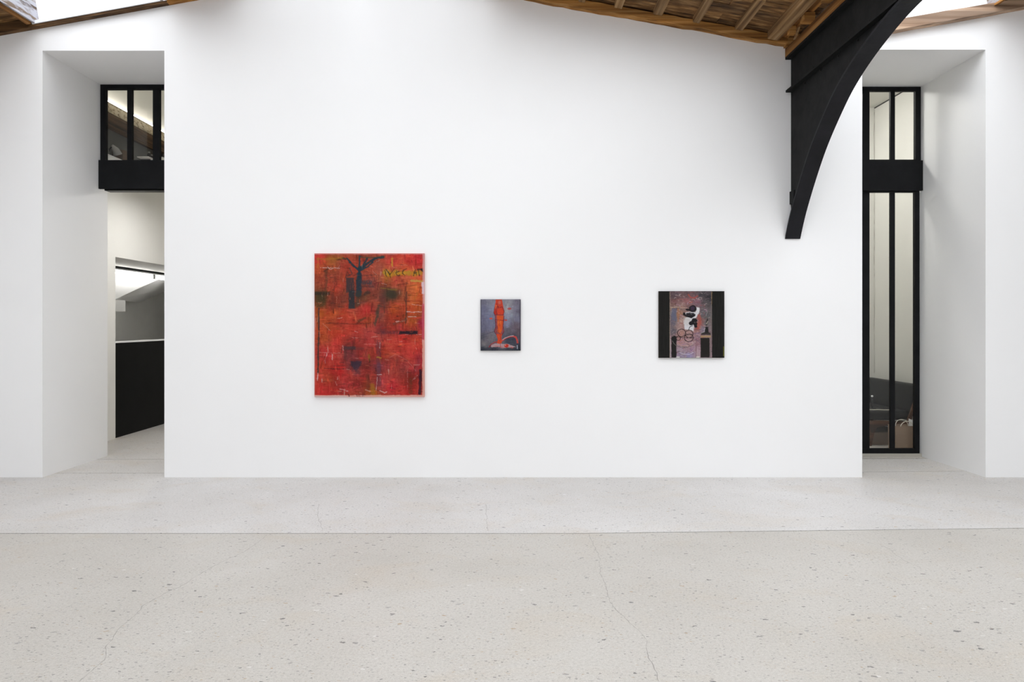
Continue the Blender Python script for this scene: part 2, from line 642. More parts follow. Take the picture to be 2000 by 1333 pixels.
# stout purlin next to the girder, with packing blocks and a gutter board
addc('purlin', slope_box(2.50, 2.60, 1.0, WY - 0.095, 0.012, 0.0915), M['batten'], 'wide grey-brown purlin beside the girder')
addc('gutter_board', slope_box(2.632, 2.695, 1.0, WY - 0.095, 0.055, 0.0915), M['rafter_y'])
addc('packing_block', box(2.615, 2.71, 6.02, 6.12, 4.185, 4.255), M['rafter'])
addc('packing_block', box(2.600, 2.66, 6.30, 6.36, 4.185, 4.262), M['rafter'])
addc('packing_block', box(2.62, 2.70, 5.62, 5.72, 4.19, 4.25), M['rafter'])
addc('packing_block', box(2.69, 2.85, WY - 0.07, WY - 0.003, 4.19, 4.36), M['rafter'])
bmx = bmesh.new()
hexa(bmx, [(2.645, 6.30, 4.135), (2.66, 6.30, 4.135), (2.66, 6.33, 4.135), (2.645, 6.33, 4.135),
           (2.665, 6.25, 4.225), (2.68, 6.25, 4.225), (2.68, 6.28, 4.225), (2.665, 6.28, 4.225)])
addc('splinter', bmx, M['batten'])
# rafters lying on the wall
for (x0, x1, dep, h, m) in ((XL, -4.64, 0.06, 0.092, 'deck'), (-4.64, -3.30, 0.06, 0.022, 'deck'), (-3.30, XR, 0.06, 0.07, 'rafter')):
    addc('wall_rafter', slope_box(x0, x1, WY - dep, WY - 0.002, 0.0, h), M[m])
bm = bmesh.new()                    # hand-hewn rafter of the right-hand slope: uneven lower edge
n = 46
xs = [XR + (2.70 - XR) * i / n for i in range(n + 1)]
rr_ = random.Random(11)
lo = [0.004 + rr_.uniform(-0.008, 0.006) for _ in xs]
hi = [0.066 + rr_.uniform(-0.004, 0.004) for _ in xs]
rings = []
for x, l, h in zip(xs, lo, hi):
    rings.append([bm.verts.new((x, yy, zroof(x) + d)) for (yy, d) in ((WY - 0.075, l + 0.006), (WY - 0.002, l), (WY - 0.002, h + 0.02), (WY - 0.082, h + 0.01))])
for A, B in zip(rings, rings[1:]):
    for k in range(4):
        bm.faces.new([A[k], A[(k + 1) % 4], B[(k + 1) % 4], B[k]])
bm.faces.new(rings[0])
bm.faces.new(list(reversed(rings[-1])))
addc('wall_rafter', bm, M['rafter'], 'rough ochre rafter along the top of the white wall')
# bleached timber of the second bay
bm = bmesh.new()
xs = [2.86 + (9.0 - 2.86) * i / 40 for i in range(41)]
rings = []
for x in xs:
    e = [rr_.uniform(-0.004, 0.004) for _ in range(4)]
    z = zroof(x)
    rings.append([bm.verts.new(p) for p in ((x, WY - 0.085, z + 0.005 + e[0]), (x, WY - 0.002, z + e[1]), (x, WY - 0.002, z + 0.11), (x, WY - 0.09, z + 0.098 + e[3]))])
for A, B in zip(rings, rings[1:]):
    for k in range(4):
        bm.faces.new([A[k], A[(k + 1) % 4], B[(k + 1) % 4], B[k]])
bm.faces.new(rings[0])
bm.faces.new(list(reversed(rings[-1])))
addc('wall_rafter', bm, M['pale'], 'bleached rough timber on the wall beside the black bracket')

# ------------------------------------------------------------------ skylights
wn = 1
M['skyframe'] = painted('white_skylight_frame', (0.80, 0.82, 0.85), 0.5, 0.02, 0.0)
for si, (x0, x1, ya, yb, trans, slabel) in enumerate(SKY):
    at_wall = yb >= WALL_END
    ye = WY - 0.002 if at_wall else yb
    pane_mat = m_glass('rooflight_glass', trans)
    root = empty('window_%d' % wn, ((x0 + x1) / 2, (ya + yb) / 2, zroof((x0 + x1) / 2) + 0.1))
    wn += 1
    tag(root, slabel, kind='structure')
    sl = 0.18
    for end, s in ((x0, -1), (x1, 1)):
        sgn = -1 if (end < XR or (XV < end < XR2)) else 1           # roof rises to +x on left slopes
        # two boards form each reveal, square to the slope
        dl = 0.032 if (si == 0 and s < 0) else 0.085
        for (d0, d1) in ((dl, 0.18), (0.186, SHAFT)):
            bm = bmesh.new()
            t = 0.022
            ref = 0.205 if s * sgn > 0 else 0.085
            lean0, lean1 = sgn * sl * (d0 - ref), sgn * sl * (d1 - ref)
            za = zroof(end)
            xa, xb = (end - t, end) if s < 0 else (end, end + t)
            hexa(bm, [(xa + lean0, ya, za + d0), (xb + lean0, ya, za + d0), (xb + lean0, ye, za + d0), (xa + lean0, ye, za + d0),
                      (xa + lean1, ya, za + d1), (xb + lean1, ya, za + d1), (xb + lean1, ye, za + d1), (xa + lean1, ye, za + d1)])
            obj('reveal_board', bm, M['reveal'], root)
        xe = (end - 0.035, end + 0.004) if s < 0 else (end - 0.004, end + 0.035)
        obj('edge_trim', slope_box(xe[0], xe[1], ya, ye - 0.088, dl - 0.019, dl - 0.0005), M['rafter_y'], root)
    # near end board and white sill on the wall
    obj('reveal_board', slope_box(x0, x1, ya - 0.03, ya + 0.006, 0.09, SHAFT), M['reveal'], root)
    if not at_wall:
        obj('reveal_board', slope_box(x0, x1, yb - 0.006, yb + 0.03, 0.09, SHAFT), M['reveal'], root)
    if si == 0:
        obj('sill', slope_box(x0, x1, WY - 0.072, WY - 0.002, 0.0225, 0.055), M['skyframe'], root)
    # glazing bars and panes
    nb = 6
    for k in range(nb + 1):
        yy = ya + (ye - ya) * k / nb
        obj('glazing_bar', slope_box(x0 - 0.05, x1 + 0.05, yy - 0.02, min(yy + 0.02, ye), SHAFT, SHAFT + 0.04), M['skyframe'], root)
    for k in range(nb):
        y_a = ya + (ye - ya) * k / nb + 0.021
        y_b = ya + (ye - ya) * (k + 1) / nb - 0.021
        bm = bmesh.new()
        vs = [bm.verts.new((xx, yy, zroof(xx) + SHAFT + 0.02)) for xx, yy in ((x0 - 0.05, y_a), (x1 + 0.05, y_a), (x1 + 0.05, y_b), (x0 - 0.05, y_b))]
        bm.faces.new(vs)
        obj('pane', bm, pane_mat, root)
    # portal so that daylight through the opening is sampled well
    ld = bpy.data.lights.new('skylight_portal', 'AREA')
    ld.shape = 'RECTANGLE'
    ld.size = (x1 - x0) * 1.02
    ld.size_y = yb - ya
    ld.cycles.is_portal = True
    lo_ = bpy.data.objects.new('skylight_portal', ld)
    xm = (x0 + x1) / 2
    lo_.location = (xm, (ya + yb) / 2, zroof(xm) + SHAFT - 0.02)
    dzdx = (zroof(x1) - zroof(x0)) / (x1 - x0)
    lo_.rotation_euler = (0, -math.atan(dzdx), 0)
    COL.objects.link(lo_)

# ------------------------------------------------------------------ black iron girder with its curved bracket
GX = 2.77
gird = empty('iron_girder', (GX, WY, 3.78))
tag(gird, 'black riveted iron girder with a curved bracket fixed to the white wall', 'girder')
obj('web', box(GX - 0.006, GX + 0.006, -2.5, WY - 0.001, 3.78, 4.08), M['iron'], gird)
obj('top_flange', box(GX - 0.062, GX + 0.075, -2.5, WY - 0.001, 4.08, 4.102), M['iron'], gird)
obj('bottom_flange', box(GX - 0.058, GX + 0.058, -2.5, WY - 0.001, 3.760, 3.780), M['iron'], gird)
arch = [(1.0, 164), (1.023, 212), (1.059, 270), (1.0965, 317), (1.147, 361), (1.1886, 388), (1.242, 410), (1.305, 427), (1.365, 438), (1.4228, 444), (1.49, 447.5)]
P0 = [Vector((0, WY / s, EYE + h / 200.0)) for s, h in arch]
P0[0].y = WY - 0.012


def catmull(P, k=6):
    out = []
    for i in range(len(P) - 1):
        a, b, c, d = P[max(i - 1, 0)], P[i], P[i + 1], P[min(i + 2, len(P) - 1)]
        for j in range(k):
            t = j / k
            out.append(0.5 * ((2 * b) + (-a + c) * t + (2 * a - 5 * b + 4 * c - d) * t * t + (-a + 3 * b - 3 * c + d) * t ** 3))
    out.append(P[-1].copy())
    return out


AC = catmull(P0)
bm = bmesh.new()                    # spandrel plate between arch, wall and girder
pl = [(p.y, p.z + 0.012) for p in AC]
pl = [q for q in pl if q[0] < WY - 0.001] + [(AC[-1].y, 3.7605), (WY - 0.001, 3.7605)]
pl = [(WY - 0.001, pl[0][1])] + pl
extrude_poly(pl, 'x', GX - 0.006, GX + 0.006, bm)
knee = obj('knee_bracket', bm, M['iron'], gird)
bm = bmesh.new()                    # curved flange
rings = []
for i, p in enumerate(AC):
    t = (AC[min(i + 1, len(AC) - 1)] - AC[max(i - 1, 0)]).normalized()
    nrm = Vector((0, t.z, -t.y))                 # towards the wall and up
    if nrm.y < 0:
        nrm = -nrm
    q = p + nrm * 0.02
    q.y = min(q.y, WY - 0.0015)
    w0, w1 = GX - 0.065, GX + 0.080
    if i == 0:
        q.z = p.z
    rings.append([bm.verts.new((w0, p.y, p.z)), bm.verts.new((w1, p.y, p.z)), bm.verts.new((w1, q.y, q.z)), bm.verts.new((w0, q.y, q.z))])
for A, B in zip(rings, rings[1:]):
    for k in range(4):
        bm.faces.new([A[k], A[(k + 1) % 4], B[(k + 1) % 4], B[k]])
bm.faces.new(rings[0])
bm.faces.new(list(reversed(rings[-1])))
M['iron2'] = m_black('blue_black_painted_iron', (0.010, 0.010, 0.0125), 0.55, 0.25, 0.2)
obj('arch_flange', bm, M['iron2'], knee)
obj('wall_cleat', box(GX - 0.021, GX - 0.0065, WY - 0.10, WY - 0.001, 2.665, 2.79, bevel=0.004), M['iron'], knee)
rv = None
for k in range(16):
    y = 6.35 - 0.32 * k / 1.0 if k < 6 else None
    spots = [(6.35 - 0.32 * k, 3.742)] if k < 6 else []
    if k >= 6:
        spots = [(6.5 - 0.32 * (k - 6), 3.82)]
    for (yy, zz) in spots:
        if rv is None:
            b = bmesh.new()
            bmesh.ops.create_uvsphere(b, u_segments=10, v_segments=6, radius=0.012)
            rv = obj('rivet', b, M['iron'], gird, smooth=True, origin=(0, 0, 0))
            o = rv
        else:
            o = rv.copy()
            COL.objects.link(o)
            o.parent = gird
        o.location = Vector((GX - 0.006, yy, zz)) - Vector(gird.location)
        o.scale = (0.6, 1, 1)
# timber bearer lying on the girder
addc('timber_bearer', box(GX - 0.064, GX + 0.09, -2.5, WY - 0.003, 4.1025, 4.185), M['rafter_y'], 'ochre timber bearer on top of the black girder')

# ------------------------------------------------------------------ recess glazing
def window(n, x0, x1, y0, y1, z0, z1, bars, label, centre=None, stile=0.056, rail=0.05, bottom=0.045, cw=0.074):
    """steel frame, mullions, panes; bars = list of mullion centres and widths"""
    root = empty('window_%d' % n, ((x0 + x1) / 2, y0, z0))
    tag(root, label, kind='structure')
    obj('frame_stile', box(x0, x0 + stile, y0, y1, z0, z1), M['frame'], root)
    obj('frame_stile', box(x1 - stile, x1, y0, y1, z0, z1), M['frame'], root)
    obj('frame_rail', box(x0 + stile, x1 - stile, y0, y1, z1 - rail, z1), M['frame'], root)
    obj('frame_rail', box(x0 + stile, x1 - stile, y0, y1, z0, z0 + bottom), M['frame'], root)
    edges = [x0 + stile]
    for (c, w) in bars:
        obj('mullion', box(c - w / 2, c + w / 2, y0 + 0.004, y1 - 0.004, z0 + bottom, z1 - rail), M['frame'], root)
        edges += [c - w / 2, c + w / 2]
    edges.append(x1 - stile)
    ym = (y0 + y1) / 2
    for a, b in zip(edges[0::2], edges[1::2]):
        obj('pane', box(a - 0.004, b + 0.004, ym - 0.003, ym + 0.003, z0 + bottom - 0.004, z1 - rail + 0.004), M['glass'], root)
    return root


for (a, b) in FW:  # unseen windows, added to light the upper part of the long wall
    window(wn, a, b, Y0 - 0.2, Y0 - 0.15, FZ[0], FZ[1], [(a + (b - a) * k / 3, 0.05) for k in (1, 2)], 'unseen tall steel window added for daylight behind the viewer')
    wn += 1
    ld = bpy.data.lights.new('window_portal', 'AREA')
    ld.shape = 'RECTANGLE'
    ld.size, ld.size_y = b - a, FZ[1] - FZ[0]
    ld.cycles.is_portal = True
    o = bpy.data.objects.new('window_portal', ld)
    o.location = ((a + b) / 2, Y0 - 0.1, (FZ[0] + FZ[1]) / 2)
    o.rotation_euler = (math.pi / 2, 0, 0)
    COL.objects.link(o)

# left transom: frame front at y=7.61
kL = 7.61 / F


def lx(px):
    return (px - CX) * kL


window(wn, RL[0] + 0.001, RL[1] - 0.001, 7.61, 7.66, 3.29, RL[2] - 0.001,
       [(lx(252.4), 0.051), (lx(304.5), 0.074), (lx(356), 0.051)], 'black steel transom window over the open doorway', bottom=0.028)
wn += 1
lb = empty('lintel_beam', ((RL[0] + RL[1]) / 2, 7.58, 3.0))
tag(lb, 'black steel lintel over the open doorway with the stair beyond', 'lintel')
obj('face_plate', box(RL[0] + 0.001, RL[1] - 0.001, 7.575, 7.605, 3.00, 3.318), M['frame'], lb)
obj('soffit_plate', box(RL[0] + 0.05, RL[1] - 0.002, 7.606, 7.72, 2.985, 3.009), M['gloss_black'], lb)

kR = 7.71 / F


def rx(px):
    return (px - CX) * kR


def rz(py):
    return EYE + (CY - py) * kR


bars = [(rx(1744.2), 0.049), (rx(1692.0), 0.078), (rx(1640), 0.049)]
window(wn, RR[0] + 0.001, RR[1] - 0.001, 7.71, 7.75, rz(317), RR[2] - 0.001, sorted(bars), 'black steel transom window over the glazed screen', stile=0.060, bottom=0.03)
wn += 1
lb2 = empty('lintel_beam', ((RR[0] + RR[1]) / 2, 7.68, rz(374)))
tag(lb2, 'black steel lintel between upper and lower panes of the glazed screen', 'lintel')
obj('face_plate', box(RR[0] + 0.001, RR[1] - 0.001, 7.67, 7.708, rz(373.5), rz(317) + 0.012), M['frame'], lb2)
window(wn, RR[0] + 0.001, RR[1] - 0.016, 7.71, 7.75, 0.034, rz(372), sorted(bars), 'tall black steel glazed screen in front of a dark sofa', stile=0.052, bottom=0.055, rail=0.022)
wn += 1
tag(obj('trim_1', box(RR[0] + 0.001, RR[1] - 0.001, 7.69, 7.76, 0.0, 0.0335), painted('worn_threshold', (0.42, 0.40, 0.35), 0.8, 0.1, 0.0)), 'pale threshold under the glazed screen', kind='structure')

# ------------------------------------------------------------------ room behind the open doorway (left)
LX = -5.12
YO0, YO1, ZO = 8.906, 11.6, 2.37
bm = bmesh.new()
extrude_poly([(7.7505, 0), (YO0, 0), (YO0, ZO), (YO1, ZO), (YO1, 0), (13.2, 0), (13.2, 5.3), (7.7505, 5.3)], 'x', LX - 0.16, LX, bm)
tag(obj('wall_passage_left', bm, M['beige']), 'warm white wall with an opening onto the stair', kind='structure')
tag(obj('wall_passage_back', box(LX - 0.16, -2.3, 13.2, 13.35, 0, 5.3), M['beige']), 'warm white end wall of the passage', kind='structure')
tag(obj('wall_passage_right', box(-2.45, -2.3, 7.7505, 13.2, 0, 5.3), M['beige']), 'warm white right wall of the passage', kind='structure')
tag(obj('ceiling_passage', box(LX - 0.16, -2.3, 7.7505, 13.35, 5.3, 5.42), M['beige']), 'ceiling of the passage', kind='structure')
M['stairgrey'] = painted('light_grey_plaster', (0.80, 0.80, 0.78), 0.7, 0.05, 0.0)
tag(obj('wall_stair_left', box(-7.7, -7.5, 8.4, 16.4, 0, 3.2), M['stairgrey']), 'grey plaster wall of the stairwell', kind='structure')
tag(obj('wall_stair_back', box(-7.5, LX - 0.16, 16.3, 16.4, 0, 2.52), M['stairgrey']), 'end wall of the stairwell', kind='structure')
tag(obj('wall_stair_front', box(-7.5, LX - 0.161, 8.4, 8.5, 0, 2.52), M['beige']), 'near wall of the stairwell', kind='structure')
tag(obj('wall_stair_right', box(LX - 0.16, LX - 0.02, 13.36, 16.3, 0, 2.52), M['beige']), 'right wall of the stairwell', kind='structure')
tag(obj('ceiling_stair', box(-7.5, LX - 0.161, 8.5, 16.3, ZO, 2.52), M['beige']), 'low ceiling of the stairwell', kind='structure')
# black parapet panel closing the opening
par = empty('stair_parapet', (LX - 0.05, (YO0 + YO1) / 2, 0))
tag(par, 'glossy black half-height parapet panel in the stair opening', 'parapet')
obj('panel', box(LX - 0.07, LX - 0.012, YO0 + 0.001, YO1 - 0.001, 0.002, 1.245), M['gloss_black'], par)
obj('cap', box(LX - 0.16, LX - 0.012, YO0 + 0.001, YO1 - 0.001, 1.2455, 1.262), M['wall'], par)
# sloping underside of the flight going up
bm = bmesh.new()
A1, A2 = Vector((-6.1, 10.6, 1.876)), Vector((-6.1, 11.85, 2.25))
B1, B2 = Vector((-7.49, 13.86, 1.92)), Vector((-7.49, 15.4, 2.33))
q = [A1 - (A2 - A1) * 0.02, A2 + (A2 - A1) * 0.25, B2, B1]
top = ZO - 0.001
hexa(bm, [(q[0].x, q[0].y, q[0].z), (q[1].x, q[1].y, min(q[1].z, top - 0.01)), (q[2].x, q[2].y, q[2].z), (q[3].x, q[3].y, q[3].z),
          (q[0].x, q[0].y, top), (q[1].x, q[1].y, top), (q[2].x, q[2].y, top), (q[3].x, q[3].y, top)])
tag(obj('stair_soffit', bm, M['wall']), 'white sloping underside of the stair flight under the tube light', 'stair soffit')
tag(obj('beam_casing', box(-6.3, -6.085, 9.9, 10.86, 1.69, 1.868), M['wall']), 'small white boxed beam end under the stair flight', 'beam')
fx = empty('tube_light', (-5.95, 11.2, ZO - 0.05))
tag(fx, 'bare fluorescent tube light under the low stair ceiling', 'tube light')
TM = m_emit('fluorescent_tube', (1.0, 0.98, 0.93), 13.0)
obj('housing', box(-5.985, -5.925, 9.7, 13.2, ZO - 0.05, ZO - 0.001), M['skyframe'], fx)
for (a, b) in ((9.75, 11.42), (11.5, 13.1)):
    t_ = obj('tube', tube([(-5.955, a, ZO - 0.10), (-5.955, b, ZO - 0.10)], 0.019, n=12), TM, fx, smooth=True)
obj('shadow_strip', box(-5.924, -5.912, 9.7, 13.2, ZO - 0.03, ZO - 0.001), M['iron'], fx)  # dark strip drawn as the shadow line along the housing
obj('lamp_holder', box(-5.975, -5.935, 11.425, 11.495, ZO - 0.125, ZO - 0.0505), M['greywall'], fx)
# beam with cove light high on the passage wall, grey panel painting in the unlit wall's shade and shelf below it
tag(obj('wall_panel_shade', box(LX + 0.0005, LX + 0.012, 7.76, 12.6, 3.53, 3.9895), painted('shade_grey_plaster', (0.15, 0.15, 0.145), 0.7, 0.08, 0.0)), 'unlit upper band of the passage wall with its shade painted in grey', kind='structure')
bw = empty('cove_beam', (-5.05, 10.0, 3.99))
tag(bw, 'old brown timber beam topped with flaking plaster behind the transom glass', 'beam')
m, nt, bs = mat('flaking_plaster')
v = geo_pos(nt, (1, 1, 1.6))
nt.links.new(ramp(nt, noise(nt, v, 16, 6, 0.7, 0.4), [(0.36, lin((92, 66, 40))), (0.47, lin((205, 190, 160))), (0.7, lin((230, 220, 196)))]), bs.inputs['Base Color'])
bs.inputs['Roughness'].default_value = 0.9
M['flake'] = m
M['oldbeam'] = wood('dark_beam_wood', lin((50, 38, 28)), lin((100, 80, 60)), lin((140, 116, 90)), 'y')
obj('timber', box(LX + 0.0005, -4.995, 7.76, 12.6, 3.99, 4.15), M['oldbeam'], bw)
obj('plaster_band', box(LX + 0.0005, -5.0, 7.76, 12.6, 4.1505, 4.27), M['flake'], bw)
obj('ledge', box(LX + 0.0005, -4.99, 7.76, 12.6, 4.2705, 4.282), M['beige'], bw)
lt = empty('cove_light', (-5.04, 10.1, 4.283))
tag(lt, 'warm strip light lying along the top of the old beam', 'strip light')
obj('upper_strip', box(LX + 0.02, LX + 0.05, 7.9, 12.4, 4.283, 4.300), m_emit('cove_led', (1.0, 0.94, 0.83), 22.0), lt)
obj('fill_strip', box(-4.9895, -4.984, 7.9, 12.4, 4.2765, 4.282), m_emit('fill_led_front', (1.0, 0.94, 0.83), 16.0), lt)  # extra glowing strip, added to light the plaster band below
pl_ = empty('fill_pendant', (-3.95, 9.0, 3.3))  # unseen lamp, added to brighten the passage wall and floor
tag(pl_, 'unseen dark cone pendant added to light the passage behind the open doorway', 'lamp')
obj('cord', tube([(-3.95, 9.0, 3.62), (-3.95, 9.0, 5.299)], 0.004, n=8), M['iron'], pl_)
bm = tube([(-3.95, 9.0, 3.62), (-3.95, 9.0, 3.56), (-3.95, 9.0, 3.30)], [0.03, 0.06, 0.26], n=32, cap=False)
shd = obj('shade', bm, M['frame'], pl_, smooth=True)
shd.modifiers.new('thickness', 'SOLIDIFY').thickness = 0.004
obj('diffuser', tube([(-3.95, 9.0, 3.312), (-3.95, 9.0, 3.33)], 0.225, n=32), m_emit('passage_fill_diffuser', (1.0, 0.98, 0.95), 62.0), pl_)
sh = empty('wall_shelf', (-5.0, 8.9, 3.6))
tag(sh, 'pale shelf on the shaded wall behind the transom glass', 'shelf')
obj('board', box(LX + 0.0125, -4.93, 8.2, 9.5, 3.575, 3.595), M['wall'], sh)
obj('back_strip', box(LX + 0.0125, LX + 0.02, 8.2, 9.5, 3.5955, 3.63), M['wall'], sh)
M['card'] = painted('brown_card', lin((108, 92, 78)), 0.8, 0.08, 0.05)
M['dark'] = painted('dark_plastic', (0.02, 0.02, 0.022), 0.5, 0.1, 0.0)
tag(obj('cardboard_box', box(-5.09, -4.95, 8.78, 8.96, 3.596, 3.74, bevel=0.004), M['card']), 'small brown cardboard box on the pale high shelf', 'box')
bt = empty('clamp_lamp', (-5.02, 8.62, 3.596))
tag(bt, 'dark clamp lamp with a white shade on the pale high shelf', 'lamp')
obj('base', box(-5.06, -4.98, 8.58, 8.66, 3.596, 3.62, bevel=0.004), M['dark'], bt)
obj('arm', tube([(-5.02, 8.62, 3.62), (-5.02, 8.60, 3.70), (-5.02, 8.66, 3.75)], 0.008), M['dark'], bt, smooth=True)
obj('shade', tube([(-5.02, 8.65, 3.76), (-5.0, 8.70, 3.72), (-4.99, 8.73, 3.66)], [0.02, 0.04, 0.055], n=16), M['greywall'], bt, smooth=True)
sh2 = empty('wall_shelf', (-5.0, 9.8, 3.79))
tag(sh2, 'narrow upper shelf with dark jars on the shaded wall behind the transom glass', 'shelf')
obj('board', box(LX + 0.0125, -4.95, 9.4, 10.2, 3.79, 3.805), M['wall'], sh2)
obj('bracket', box(LX + 0.0125, -4.98, 9.5, 9.515, 3.74, 3.7895), M['dark'], sh2)
obj('bracket', box(LX + 0.0125, -4.98, 10.05, 10.065, 3.74, 3.7895), M['dark'], sh2)
for (y, ht, r, lab) in ((9.55, 0.10, 0.022, 'slim dark jar with a narrow neck on the narrow upper shelf'), (9.62, 0.075, 0.03, 'squat wide dark jar on the narrow upper shelf')):
    j = empty('jar', (-5.02, y, 3.8055))
    tag(j, lab, 'jar')
    obj('body', tube([(-5.02, y, 3.8055), (-5.02, y, 3.8055 + ht * 0.65), (-5.02, y, 3.8055 + ht * 0.8)], [r, r, r * 0.6], n=14), M['dark'], j, smooth=True)
    obj('lid', tube([(-5.02, y, 3.806 + ht * 0.8), (-5.02, y, 3.8055 + ht)], r * 0.65, n=14), M['greywall'], j, smooth=True)
eb = empty('storage_box', (-5.03, 9.9, 3.8055))
tag(eb, 'dark storage box with a pale lower half on the narrow upper shelf', 'box')
obj('body', box(-5.09, -4.97, 9.82, 10.0, 3.8055, 3.90), M['wall'], eb)
obj('lid', box(-5.095, -4.965, 9.815, 10.005, 3.9005, 3.945), M['dark'], eb)

# ------------------------------------------------------------------ room behind the glazed screen (right)
SX, SY, SZ = 5.2, 9.67, 4.56
tag(obj('wall_office_right', box(SX, SX + 0.15, 7.7505, SY + 0.15, 0, SZ), M['beige']), 'warm white wall behind the sofa', kind='structure')
tag(obj('wall_office_back', box(2.4, SX, SY, SY + 0.15, 0, SZ), M['beige']), 'warm white end wall behind the glazed screen', kind='structure')
tag(obj('wall_office_left', box(2.25, 2.4, 7.7505, SY + 0.15, 0, SZ), M['beige']), 'warm white side wall behind the glazed screen', kind='structure')
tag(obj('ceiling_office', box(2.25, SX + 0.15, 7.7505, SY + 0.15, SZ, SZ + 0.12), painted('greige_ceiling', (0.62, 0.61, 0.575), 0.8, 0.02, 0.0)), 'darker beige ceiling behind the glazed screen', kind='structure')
tag(obj('trim_2', box(SX - 0.012, SX - 0.0005, 7.76, SY - 0.001, SZ - 0.012, SZ - 0.001), M['dark']), 'thin dark line between wall and ceiling', kind='structure')
# corner crack
bm = bmesh.new()
rc = random.Random(5)
prev = None
z = 0.8
while z < 4.5:
    xx = SX - 0.012 + rc.uniform(-0.004, 0.004)
    w = rc.choice((0.0012, 0.002, 0.003, 0.0005))
    cur = (bm.verts.new((xx - w, SY - 0.001, z)), bm.verts.new((xx + w, SY - 0.001, z)))
    if prev:
        bm.faces.new([prev[0], prev[1], cur[1], cur[0]])
    prev = cur
    z += rc.uniform(0.03, 0.09)
tag(obj('trim_3', bm, M['crack']), 'hairline crack running up the room corner', kind='structure')
# ceiling lamp of that room
lampo = empty('ceiling_lamp', (3.6, 8.7, SZ - 0.08))
tag(lampo, 'round white ceiling lamp in the room behind the glazed screen', 'lamp')
obj('diffuser', tube([(3.6, 8.7, SZ - 0.09), (3.6, 8.7, SZ - 0.02)], 0.2, n=24), m_emit('lamp_diffuser', (1.0, 0.98, 0.94), 84.0), lampo, smooth=False)
obj('collar', tube([(3.6, 8.7, SZ - 0.0195), (3.6, 8.7, SZ - 0.001)], 0.21, n=24), M['skyframe'], lampo)

# sofa: dark upholstery on a walnut frame, against the right wall
M['leather'] = painted('charcoal_upholstery', (0.008, 0.008, 0.0085), 0.5, 0.12, 0.08, 0.2)
M['walnut'] = wood('walnut_frame', lin((52, 34, 26)), lin((92, 64, 48)), lin((124, 92, 72)), 'x', 0.5)
sofa = empty('sofa', (4.78, 8.95, 0))
tag(sofa, 'low charcoal sofa on a walnut frame behind the glazed screen', 'sofa')
YA, YB = 8.36, 9.60
bm = bmesh.new()
hexa(bm, [(4.93, YA + 0.02, 0.36), (5.05, YA + 0.02, 0.36), (5.05, YB, 0.36), (4.93, YB, 0.36),
          (5.01, YA + 0.02, 0.745), (5.13, YA + 0.02, 0.745), (5.13, YB, 0.745), (5.01, YB, 0.745)])
bmesh.ops.bevel(bm, geom=list(bm.edges), offset=0.025, segments=3, profile=0.6, affect='EDGES')
obj('backrest', bm, M['leather'], sofa, smooth=True)
obj('seat', box(4.42, 4.95, YA + 0.02, YB, 0.315, 0.425, bevel=0.03), M['leather'], sofa, smooth=True)
obj('front_rail', box(4.435, 4.475, YA + 0.04, YB, 0.235, 0.31, bevel=0.006), M['walnut'], sofa)
for yy in (YA + 0.002, YB - 0.05):
    bm = bmesh.new()                # side frame rail with rounded haunch
    extrude_poly([(4.425, 0.27), (4.45, 0.305), (4.50, 0.313), (5.06, 0.29), (5.06, 0.23), (4.62, 0.245), (4.52, 0.225), (4.49, 0.16), (4.45, 0.16)], 'y', yy, yy + 0.036, bm)
    obj('side_rail', bm, M['walnut'], sofa)
    bm = bmesh.new()
    extrude_poly([(4.425, 0.2695), (4.45, 0.1605), (4.489, 0.1605), (4.455, 0.001), (4.425, 0.001), (4.41, 0.12)], 'y', yy, yy + 0.036, bm)
    obj('leg', bm, M['walnut'], sofa)
    bm = bmesh.new()
    extrude_poly([(5.06, 0.2895), (5.06, 0.2305), (5.09, 0.001), (5.12, 0.001), (5.11, 0.29)], 'y', yy, yy + 0.036, bm)
    obj('leg', bm, M['walnut'], sofa)
    bm = bmesh.new()
    extrude_poly([(4.88, 0.312), (4.925, 0.312), (4.99, 0.56), (4.965, 0.56)], 'y', yy - 0.03, yy - 0.001, bm)
    obj('back_post', bm, M['walnut'], sofa)
tag(obj('cardboard_box', box(4.46, 4.95, 8.43, 8.95, 0.001, 0.155, bevel=0.004), M['card']), 'flat brown cardboard box pushed under the charcoal sofa', 'box')
# white cable on the seat, also drawn as the highlight along it
bm = tube([(4.44, 8.55, 0.430), (4.47, 8.50, 0.431), (4.54, 8.47, 0.431), (4.60, 8.48, 0.431), (4.66, 8.45, 0.431), (4.74, 8.46, 0.431)], 0.005, n=8)
M['cream'] = painted('cream_cord', (0.75, 0.71, 0.62), 0.7, 0.05, 0.0)
tag(obj('charging_cable', bm, M['cream'], smooth=True), 'thin white cable, doubling as a highlight, on the sofa seat', 'cable')
st = empty('table_stand', (4.6, 8.62, 0.426))
tag(st, 'thin black stand with a small white knob on the sofa seat', 'stand')
obj('foot', box(4.565, 4.635, 8.59, 8.65, 0.426, 0.436, bevel=0.003), M['dark'], st)
obj('rod', tube([(4.6, 8.62, 0.436), (4.6, 8.62, 0.57)], 0.012, n=10), M['dark'], st, smooth=True)
b = bmesh.new()
bmesh.ops.create_uvsphere(b, u_segments=14, v_segments=8, radius=0.014, matrix=Matrix.Translation((4.6, 8.62, 0.582)))
obj('glint', b, M['wall'], st, smooth=True)  # white ball stands in for the highlight on the dark stand
